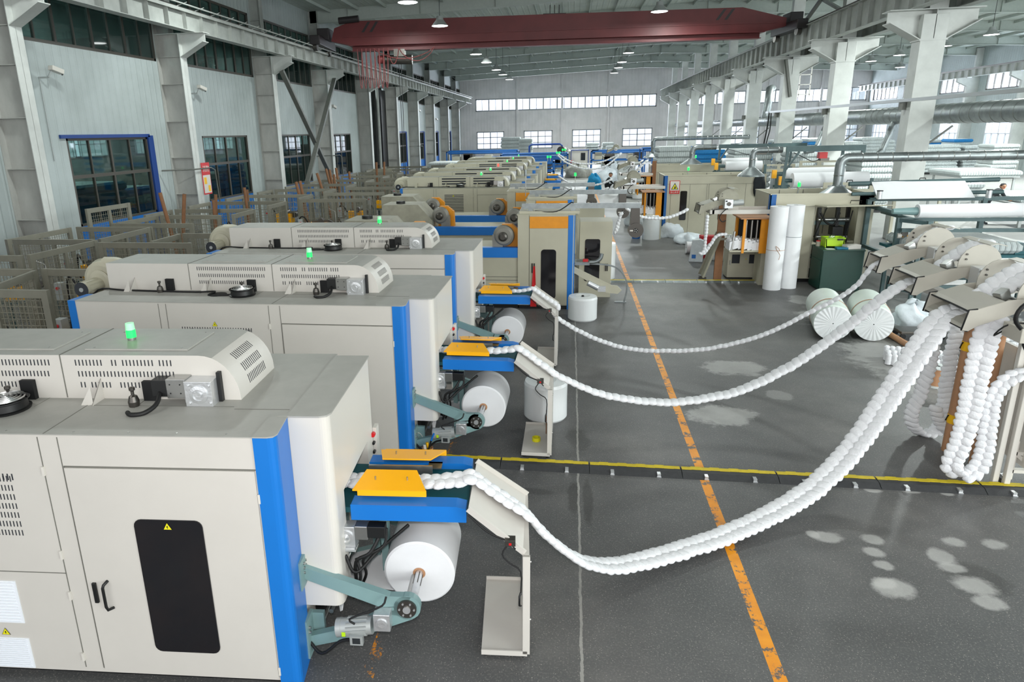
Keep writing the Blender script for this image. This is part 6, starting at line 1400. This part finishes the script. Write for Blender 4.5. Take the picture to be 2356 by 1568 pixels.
# beige low panels behind R1
for i, (pl, pr_, py, Y, l) in enumerate(((1895, 2012, 423, 21.6, 'left one behind the hood'), (2060, 2182, 418, 22.4, 'right one before the cutting area'), (1840, 1932, 372, 31, 'upper one with a black handle'), (1755, 1830, 380, 31.5, 'left upper one behind the duct'))):
    a, b_ = atY(pl, py, Y), atY(pr_, py, Y); t = thing('raised_guard', 'beige raised guard panel with slots, ' + l, 'panel', (a.x, Y, 0), 0, 'raised guard panels'); w_ = b_.x - a.x; z = a.z
    build('panel', MB().box(0, w_, 0, .04, z - .28, z - .16).box(0, w_, 0, .04, z - .04, z + .04).box(0, .12, 0, .04, z - .16, z - .04).box(w_ - .12, w_, 0, .04, z - .16, z - .04).box(w_ * .45, w_ * .55, 0, .04, z - .16, z - .04), 'cream_old', t)
    build('handle', MB().tube([(w_ * .45, 0, z + .04), (w_ * .46, 0, z + .1), (w_ * .56, 0, z + .1), (w_ * .57, 0, z + .04)], .015), 'black', t)
    build('post', MB().box(.05, .13, .05, .12, 0, z - .2).box(w_ - .15, w_ - .07, .05, .12, 0, z - .2), 'cream_old', t)
# other long rolls
for (px0, px1, py, Y, r_, l) in ((1822, 1994, 415, 25.5, .26, 'large one under the leaning duct'), (1805, 1940, 400, 27.2, .22, 'behind the large one'), (1668, 1752, 382, 31.5, .2, 'left of the duct with hood'), (1660, 1740, 372, 33.0, .16, 'far one above the rim')):
    a, b_ = atY(px0, py, Y), atY(px1, py, Y); t = thing('fabric_roll', 'long white fabric roll on a rack, ' + l, 'roll', (a.x, Y, a.z), 0, 'long fabric rolls'); L = (b_ - a).length
    build('roll_body', MB().lathe([(.05, 0), (r_, 0), (r_, L), (.05, L)], (0, 0, 0), (1, 0, .01), n=28), 'nonwoven', t); build('rack', MB().box(-.3, -.2, -.05, .05, -a.z, .05).box(L + .1, L + .2, -.05, .05, -a.z, .05).box(-.3, L + .2, .2, .28, -.5, -.42), 'teal_dark', t); build('shaft', MB().cyl((-.4, 0, 0), (0, 0, 0), .07, n=12), 'teal_dark', t)
    build('chain_guard', MB().box(-.45, -.3, -.1, .02, -.15, .15), 'yellow', t)
for (px, py, Y, z, l) in ((1839, 424, 19.8, 2.27, 'leaning, in front of the large white roll'), (1584, 388, 27.0, 2.2, 'above the machine with the warning sign'), (1601, 360, 36.0, 2.3, 'in front of the blue mattress pile')):
    p = atY(px, py, Y); tag(build('signal_lamp', MB().cyl((-.05, 0, z - .4), (0, 0, p.z - .06), .014, n=8).cyl((0, 0, p.z - .06), (0, 0, p.z + .04), .04, 1, n=12).cyl((0, 0, p.z + .04), (0, 0, p.z + .08), .035, 2, n=12), ['motor_grey', 'green_glow', 'green_clear'], loc=(p.x, p.y, 0)), 'green signal lamp on a thin pole, ' + l, 'lamp', 'pole signal lamps')
# ---- heads of the other machines, with their strings
old = []
for (x, y, z, rz_, l) in ((R1[0] - 1.75, R1[1] - .35, 1.98, 0, 'grimy guide head on the arms of the nearest beige machine'), (R2[0] - 1.75, R2[1] - .3, 2.0, 0, 'grimy guide head on the arms of the machine with the warning sign'), (R3[0] - 1.6, R3[1] - .3, 2.2, 0, 'grimy guide head at the third beige machine'), (2.9, 56.0, 2.3, 0, 'orange and grey guide head near the back windows')):
    if not old: h = guide_head(.6, 'cream_dirty'); recolor(h, {'head_near': 'cream_dirty'}); h.location = (x, y, z); old.append(h)
    else: h = dup(old[0], (x, y, z), 0)
    h['label'] = l; h['group'] = 'grimy guide heads'
def far_string(pts, lab, w=.14, pitch=.1, th=.04): tag(coil_string(pts, w, pitch, th, (0.3, -1, 0), seg=6), lab, 'spring string')
far_string([atY(px, py, 17.5) for px, py in ((1440, 478), (1470, 497), (1510, 502), (1540, 499), (1565, 490), (1583, 481))], 'white coil string looping from the grey hanging disc to the nearest grimy head', .12, .085, .045)
far_string([atY(px, py, 17.9) for px, py in ((1628, 495), (1624, 540), (1620, 575), (1612, 583), (1622, 580), (1636, 560), (1650, 542), (1672, 538))], 'white coil string dropping in a loop below the nearest grimy head', .11, .08, .045)
far_string([atY(px, py, 18.2) for px, py in ((1428, 490), (1422, 520), (1415, 535), (1422, 512), (1432, 488))], 'short white coil loop below the grey hanging disc', .1, .08, .04)
far_string([atY(px, py, 27) for px, py in ((1290, 425), (1330, 442), (1370, 444), (1400, 432))], 'white coil string sagging to the second grimy head, front one', .2, .14, .05)
far_string([atY(px, py, 30) for px, py in ((1285, 405), (1310, 420), (1350, 427), (1385, 422), (1408, 412))], 'white coil string sagging to the second grimy head, rear one', .16, .14, .05)
far_string([atY(px, py, 29) for px, py in ((1378, 445), (1400, 440), (1412, 425))], 'short wide white coil string under the second grimy head', .35, .14, .05)
far_string([atY(px, py, 35) for px, py in ((1440, 398), (1462, 380), (1480, 368))], 'white coil string rising to the third grimy head, left one', .15, .16, .05)
far_string([atY(px, py, 34.5) for px, py in ((1455, 405), (1472, 385), (1490, 368))], 'wide white coil string rising to the third grimy head, right one', .3, .16, .05)
far_string([atY(px, py, 56) for px, py in ((1284, 354), (1310, 370), (1345, 377), (1385, 372), (1430, 352))], 'upper of the two long coil strings across the far aisle', .18, .2, .07)
far_string([atY(px, py, 54) for px, py in ((1284, 358), (1305, 375), (1345, 388), (1390, 383), (1430, 353))], 'lower of the two long coil strings across the far aisle', .18, .2, .07)
far_string([atY(px, py, 35) for px, py in ((1497, 378), (1497, 400), (1496, 418))], 'hanging white coil strip left of the third beige machine', .2, .16, .05)
far_string([atY(px, py, 35.2) for px, py in ((1504, 378), (1504, 400), (1503, 418))], 'hanging white coil strip beside the brown post of the third machine', .2, .16, .05)
for (px, p0, p1, Y, l) in ((1664, 470, 546, 18.6, 'hanging under the arms of the nearest beige machine'), (1506, 370, 410, 34.4, 'beside the third beige machine')):
    a, b_ = atY(px, p0, Y), atY(px - 2, p1, Y); tag(build('brown_post', MB().box(a.x - .1, a.x + .1, Y - .03, Y + .03, 0, a.z), 'cardboard_dark'), 'flat brown board post ' + l, 'post')
# ---- distant aisle things
for (px, py, Y, r_, L, l) in ((1308, 397, 44, .3, 1.6, 'in the far aisle, left of the crouching person'), (1473, 408, 41, .42, 1.4, 'large one in the far aisle, right side'), (1465, 392, 45, .4, 1.5, 'behind the large one on the far right')):
    p = atY(px, py, Y); t = thing('nonwoven_roll', 'white nonwoven roll lying ' + l, 'roll', (p.x, Y, 0), 0, 'rolls in the far aisle'); build('roll_body', MB().lathe([(.05, 0), (r_, 0), (r_, L), (0, L)], (0, 0, r_), (-.5, .85, 0), n=28), 'nonwoven', t); build('core', MB().cyl((0, -.01, r_), (.01, .01, r_), .06), 'dark', t)
for i, (px, py, rx, rz_, mt_, l) in enumerate(((1330, 400, 1.1, .75, 'tarp', 'long grey-green bundle in the far aisle'), (1398, 412, .9, .7, 'bag_white', 'pale bags beside the crouching person'), (1412, 405, .6, .85, 'bag_white', 'upright pale bag with blue print in the far aisle'), (1300, 345, 1.3, 1.4, 'tarp', 'tall grey sack with pointed top near the back wall'), (1290, 385, .9, .9, 'film_clear', 'clear film bundle below the grey sack'))):
    p = at(px, py + (8 if i != 3 else 48), 0); p = p * (1.07 if i == 3 else 1.0); crumple('bundle', (p.x, p.y), rx, rx * .7, rz_, mt_, l, 'bundle', 30 + i, .18)
p = atY(1441, 390, 43); t = thing('boxed_roll', 'white square block standing on a stand in the far aisle', 'box', (p.x, 43, 0)); build('block', MB().box(-.5, .5, -.4, .4, .95, 1.9), 'foam_white', t, bevel=.03); build('stand', MB().box(-.4, .4, -.3, .3, 0, .95), 'motor_grey', t)
tag(build('brown_bag_pole', MB().box(-.1, .1, -.05, .05, 0, 1.0), 'yellow', loc=(atY(1453, 375, 52).x, 52, .6)), 'yellow panel in the far aisle beside the pale block', 'panel') if False else None
for i, (px, l) in enumerate(((1462, 'left'), (1490, 'right'))):
    p = at(px, 450, 0); drum(Vector((p.x, 41, 0)), .34, .95, 'white wrapped roll on a black pallet behind the cream arms, %s one' % l, 'nonwoven')
# cream lower boxes at right ends of far coil machines
# ---- people
def person(name_lab, joints, edges, radii, mats, loc, rz=0.0, head=None, hair=None, cat='person', group=None):
    t = thing('person', name_lab, 'person', loc, rz)
    def skin(nm_, js, es, rs, mt):
        me = bpy.data.meshes.new(nm_); me.from_pydata(js, es, []); me.materials.append(M[mt]); o = bpy.data.objects.new(nm_, me); COL.objects.link(o); o.parent = t
        sk_ = o.modifiers.new('skin', 'SKIN')
        for i, r_ in enumerate(rs): me.skin_vertices[0].data[i].radius = (r_, r_)
        me.skin_vertices[0].data[0].use_root = True
        s = o.modifiers.new('sub', 'SUBSURF'); s.levels = 1; s.render_levels = 1
        for p_ in me.polygons: p_.use_smooth = True
        return o
    for nm_, js, es, rs, mt in joints: skin(nm_, js, es, rs, mt)
    hx, hy, hz, hr = head
    hb = MB().lathe([(0, -hr * 1.15), (hr * .5, -hr * 1.05), (hr * .78, -hr * .5), (hr * .92, 0), (hr * .9, hr * .5), (hr * .6, hr * .95), (0, hr * 1.1)], (hx, hy, hz), (0, 0, 1), n=16)
    hb.obox((hx, hy - hr * .95, hz - hr * .1), (hr * .12, 0, 0), (0, hr * .14, -.0), (0, 0, hr * .22)).blob((hx - hr * .93, hy, hz), .012, .02, .03, nu=8, nv=5).blob((hx + hr * .93, hy, hz), .012, .02, .03, nu=8, nv=5)
    for s in (-1, 1): hb.blob((hx + s * hr * .35, hy - hr * .85, hz + .01), .014, .01, .01, 1, nu=8, nv=5)
    hb.obox((hx, hy - hr * .82, hz - hr * .5), (hr * .25, 0, 0), (0, .01, 0), (0, 0, .008), 2)
    h_ = build('head', hb, ['skin', 'dark', 'bag_red'], t)
    build('hair', MB().lathe([(hr * .97, hr * .1), (hr * 1.0, hr * .5), (hr * .7, hr * 1.02), (0, hr * 1.2)], (hx, hy + .012, hz), (0, 0, 1), n=16).lathe([(hr * .85, -hr * .5), (hr * .99, hr * .1)], (hx, hy + .03, hz), (0, 0, 1), n=16), 'hair', h_)
    return t
def hand_edges(js, es, rs, wi, dirv, sidev):
    # palm and five fingers grown from wrist vertex wi
    wv = Vector(js[wi]); d = Vector(dirv).normalized(); s = Vector(sidev).normalized(); palm = wv + d * .07; js.append(tuple(palm)); es.append((wi, len(js) - 1)); rs.append(.028); pi_ = len(js) - 1
    for k, (off, ln) in enumerate(((-.03, .06), (-.01, .075), (.01, .07), (.03, .055))):
        a = palm + d * .03 + s * off; b2 = a + d * ln + Vector((0, 0, -.02)); js.append(tuple(a)); es.append((pi_, len(js) - 1)); rs.append(.009); js.append(tuple(b2)); es.append((len(js) - 2, len(js) - 1)); rs.append(.008)
    a = wv + d * .03 + s * -.045; b2 = a + d * .04 + s * -.015; js.append(tuple(a)); es.append((pi_, len(js) - 1)); rs.append(.01); js.append(tuple(b2)); es.append((len(js) - 2, len(js) - 1)); rs.append(.009)
# standing worker leaning over the cutting table (faces +X)
js = [(0, 0, .95), (.16, 0, 1.12), (.34, 0, 1.30), (.42, 0, 1.38), (.36, -.19, 1.30), (.36, .19, 1.30), (.5, -.22, 1.08), (.5, .22, 1.08), (.68, -.18, .96), (.68, .18, .96), (0, -.1, .9), (0, .1, .9), (.05, -.11, .48), (-.03, .12, .48), (-.02, -.11, .08), (-.1, .12, .08), (.14, -.11, .04), (.06, .12, .04)]
es = [(0, 1), (1, 2), (2, 3), (2, 4), (2, 5), (4, 6), (5, 7), (6, 8), (7, 9), (0, 10), (0, 11), (10, 12), (11, 13), (12, 14), (13, 15), (14, 16), (15, 17)]
rs = [.16, .15, .15, .06, .08, .08, .055, .055, .04, .04, .1, .1, .07, .07, .05, .05, .045, .045]
hj = [(.66, -.18, .965), (.70, -.18, .95)]; he = [(0, 1)]; hr_ = [.03, .028]; hand_edges(hj, he, hr_, 1, (1, 0, -.1), (0, 1, 0)); hj2 = [(x, y + .36, z) for x, y, z in hj]
TC = atY(2287, 420, 29.5)
person('worker in dark patterned jacket leaning over the cutting table at the right', [('body', js, es, rs, 'cloth_dark'), ('hand', hj, he, hr_, 'skin'), ('hand', hj2, he, hr_, 'skin')], None, None, None, (TC.x - .15, 29.5, 0), 0, head=(.50, 0, 1.47, .105))
# crouching worker in the far aisle
js = [(0, 0, .32), (.05, 0, .52), (.14, 0, .74), (.18, 0, .84), (.14, -.18, .74), (.14, .18, .74), (.3, -.2, .55), (.3, .2, .55), (.45, -.12, .42), (.45, .12, .42), (0, -.1, .3), (0, .1, .3), (.32, -.14, .45), (.32, .14, .45), (.12, -.14, .08), (.12, .14, .08), (.26, -.14, .04), (.26, .14, .04)]
cpn = at(1384, 424, 0)
hj3 = [(.43, -.12, .43), (.47, -.12, .41)]; he3 = [(0, 1)]; hr3 = [.03, .028]; hand_edges(hj3, he3, hr3, 1, (1, 0, -.3), (0, 1, 0)); hj4 = [(x, y + .24, z) for x, y, z in hj3]
pc_ = person('crouching worker in black with a blue sack behind, in the far aisle', [('body', js, es, rs, 'cloth_dark'), ('hand', hj3, he3, hr3, 'skin'), ('hand', hj4, he3, hr3, 'skin')], None, None, None, (cpn.x, 45.5, 0), 0, head=(.24, 0, .96, .11)); pc_.scale = (1.15, 1.15, 1.15)
crumple('blue_sack', (atY(1368, 395, 46.3).x, 46.3), .5, .4, .75, 'cloth_blue', 'bright blue sack behind the crouching worker', 'bag', 44, .15)
# cutting tables and mattresses
ct = thing('cutting_table', 'grey work table under the flat white mattresses at the right', 'table', (TC.x + .45, 28.4, 0)); build('table_top', MB().box(0, 5, 0, 3.0, .84, .9), 'motor_grey', ct)
for x, y in ((.1, .1), (4.8, .1), (.1, 2.8), (4.8, 2.8)): build('leg', MB().box(x, x + .1, y, y + .1, 0, .84), 'motor_grey', ct)
slab('mattress', TC.x + .6, TC.x + 3.6, 28.7, 31.0, .9, 1.18, WHT, 'flat white mattress the worker leans over', 'mattresses on the tables')
for (pl, pr_, py, Y, d_, l) in ((2215, 2350, 392, 36, 3.0, 'behind the worker'), (2182, 2262, 418, 30.5, 1.8, 'left of the worker')):
    a, b_ = atY(pl, py, Y), atY(pr_, py, Y); t = thing('work_table', 'low table carrying the flat mattress ' + l, 'table', (a.x, Y, 0)); w_ = b_.x - a.x; z = a.z - .3
    build('table_top', MB().box(0, w_, 0, d_, z - .06, z), 'motor_grey', t)
    for x, y in ((.1, .1), (w_ - .2, .1), (.1, d_ - .2), (w_ - .2, d_ - .2)): build('leg', MB().box(x, x + .08, y, y + .08, 0, z - .06), 'motor_grey', t)
    slab('mattress', a.x - .1, b_.x + .1, Y, Y + d_, z, z + .26, WHT, 'flat white mattress on a table ' + l, 'mattresses on the tables')
# stacks of the right hall
ST = [(1515, 1592, 338, 41, 2.2, 9, WHT, 'white mattress beside the far hood pipe'), (1600, 1672, 345, 42.5, 2, 9, BLU, 'bright blue mattress behind the third machine'), (1690, 1778, 344, 39, 2, 9, WHT, 'white mattress under the red hoist of the farther beam'), (1826, 1900, 352, 37, 2.2, 10, WHT, 'white mattress behind the long roll'), (1912, 1960, 350, 36, 2, 9, WHT, 'white mattress left of the leaning duct'), (1986, 2058, 357, 33.5, 2, 9, WHT, 'white mattress just left of the nearest middle column'),
      (2130, 2212, 334, 58, 2, 8, WHT, 'white mattress, left pile on a black pallet beside the nearest column'), (2222, 2284, 336, 58, 2, 8, WHT, 'white mattress, second pile right of the nearest column'), (2290, 2350, 332, 53, 2, 8, WHT, 'white mattress at the right edge, loose pile'), (2126, 2186, 322, 66, 2, 9, [WHT, BLU], 'mattress of the rear row, left pile'), (2196, 2240, 320, 62, 2, 9, [WHT, WHT, BLU], 'mattress of the rear row, middle pile'), 
      (1780, 1846, 322, 64, 2, 9, [WHT, BLU], 'mattress between second and third middle columns'), (1985, 2036, 316, 62, 2, 10, WHT, 'white mattress between first two middle columns, left pile'), (2040, 2062, 322, 62, 1.8, 9, WHT, 'white mattress between first two middle columns, right pile'), (1944, 1984, 326, 60, 2, 8, WHT, 'white mattress under the second middle column'), (1700, 1745, 330, 66, 2, 7, WHT, 'white mattress between fourth and fifth middle columns'), (1862, 1905, 318, 66, 2, 9, [WHT, BLU], 'mattress right of the second middle column'), (1640, 1690, 338, 68, 2, 6, WHT, 'white mattress far behind the fifth middle column')]
for i, (pl, pr_, pt, Y, d_, n, mt_, l) in enumerate(ST):
    a, b_ = atY(pl, pt, Y), atY(pr_, pt, Y); stack(a.x, b_.x, Y, Y + d_, a.z, n, mt_, l, 'stacked mattresses of the right hall', i, zb=.12)
    tag(build('pallet', MB().box(a.x, b_.x, Y, Y + d_, 0, .10), 'black'), 'black pallet under: ' + l, 'pallet', 'pallets')
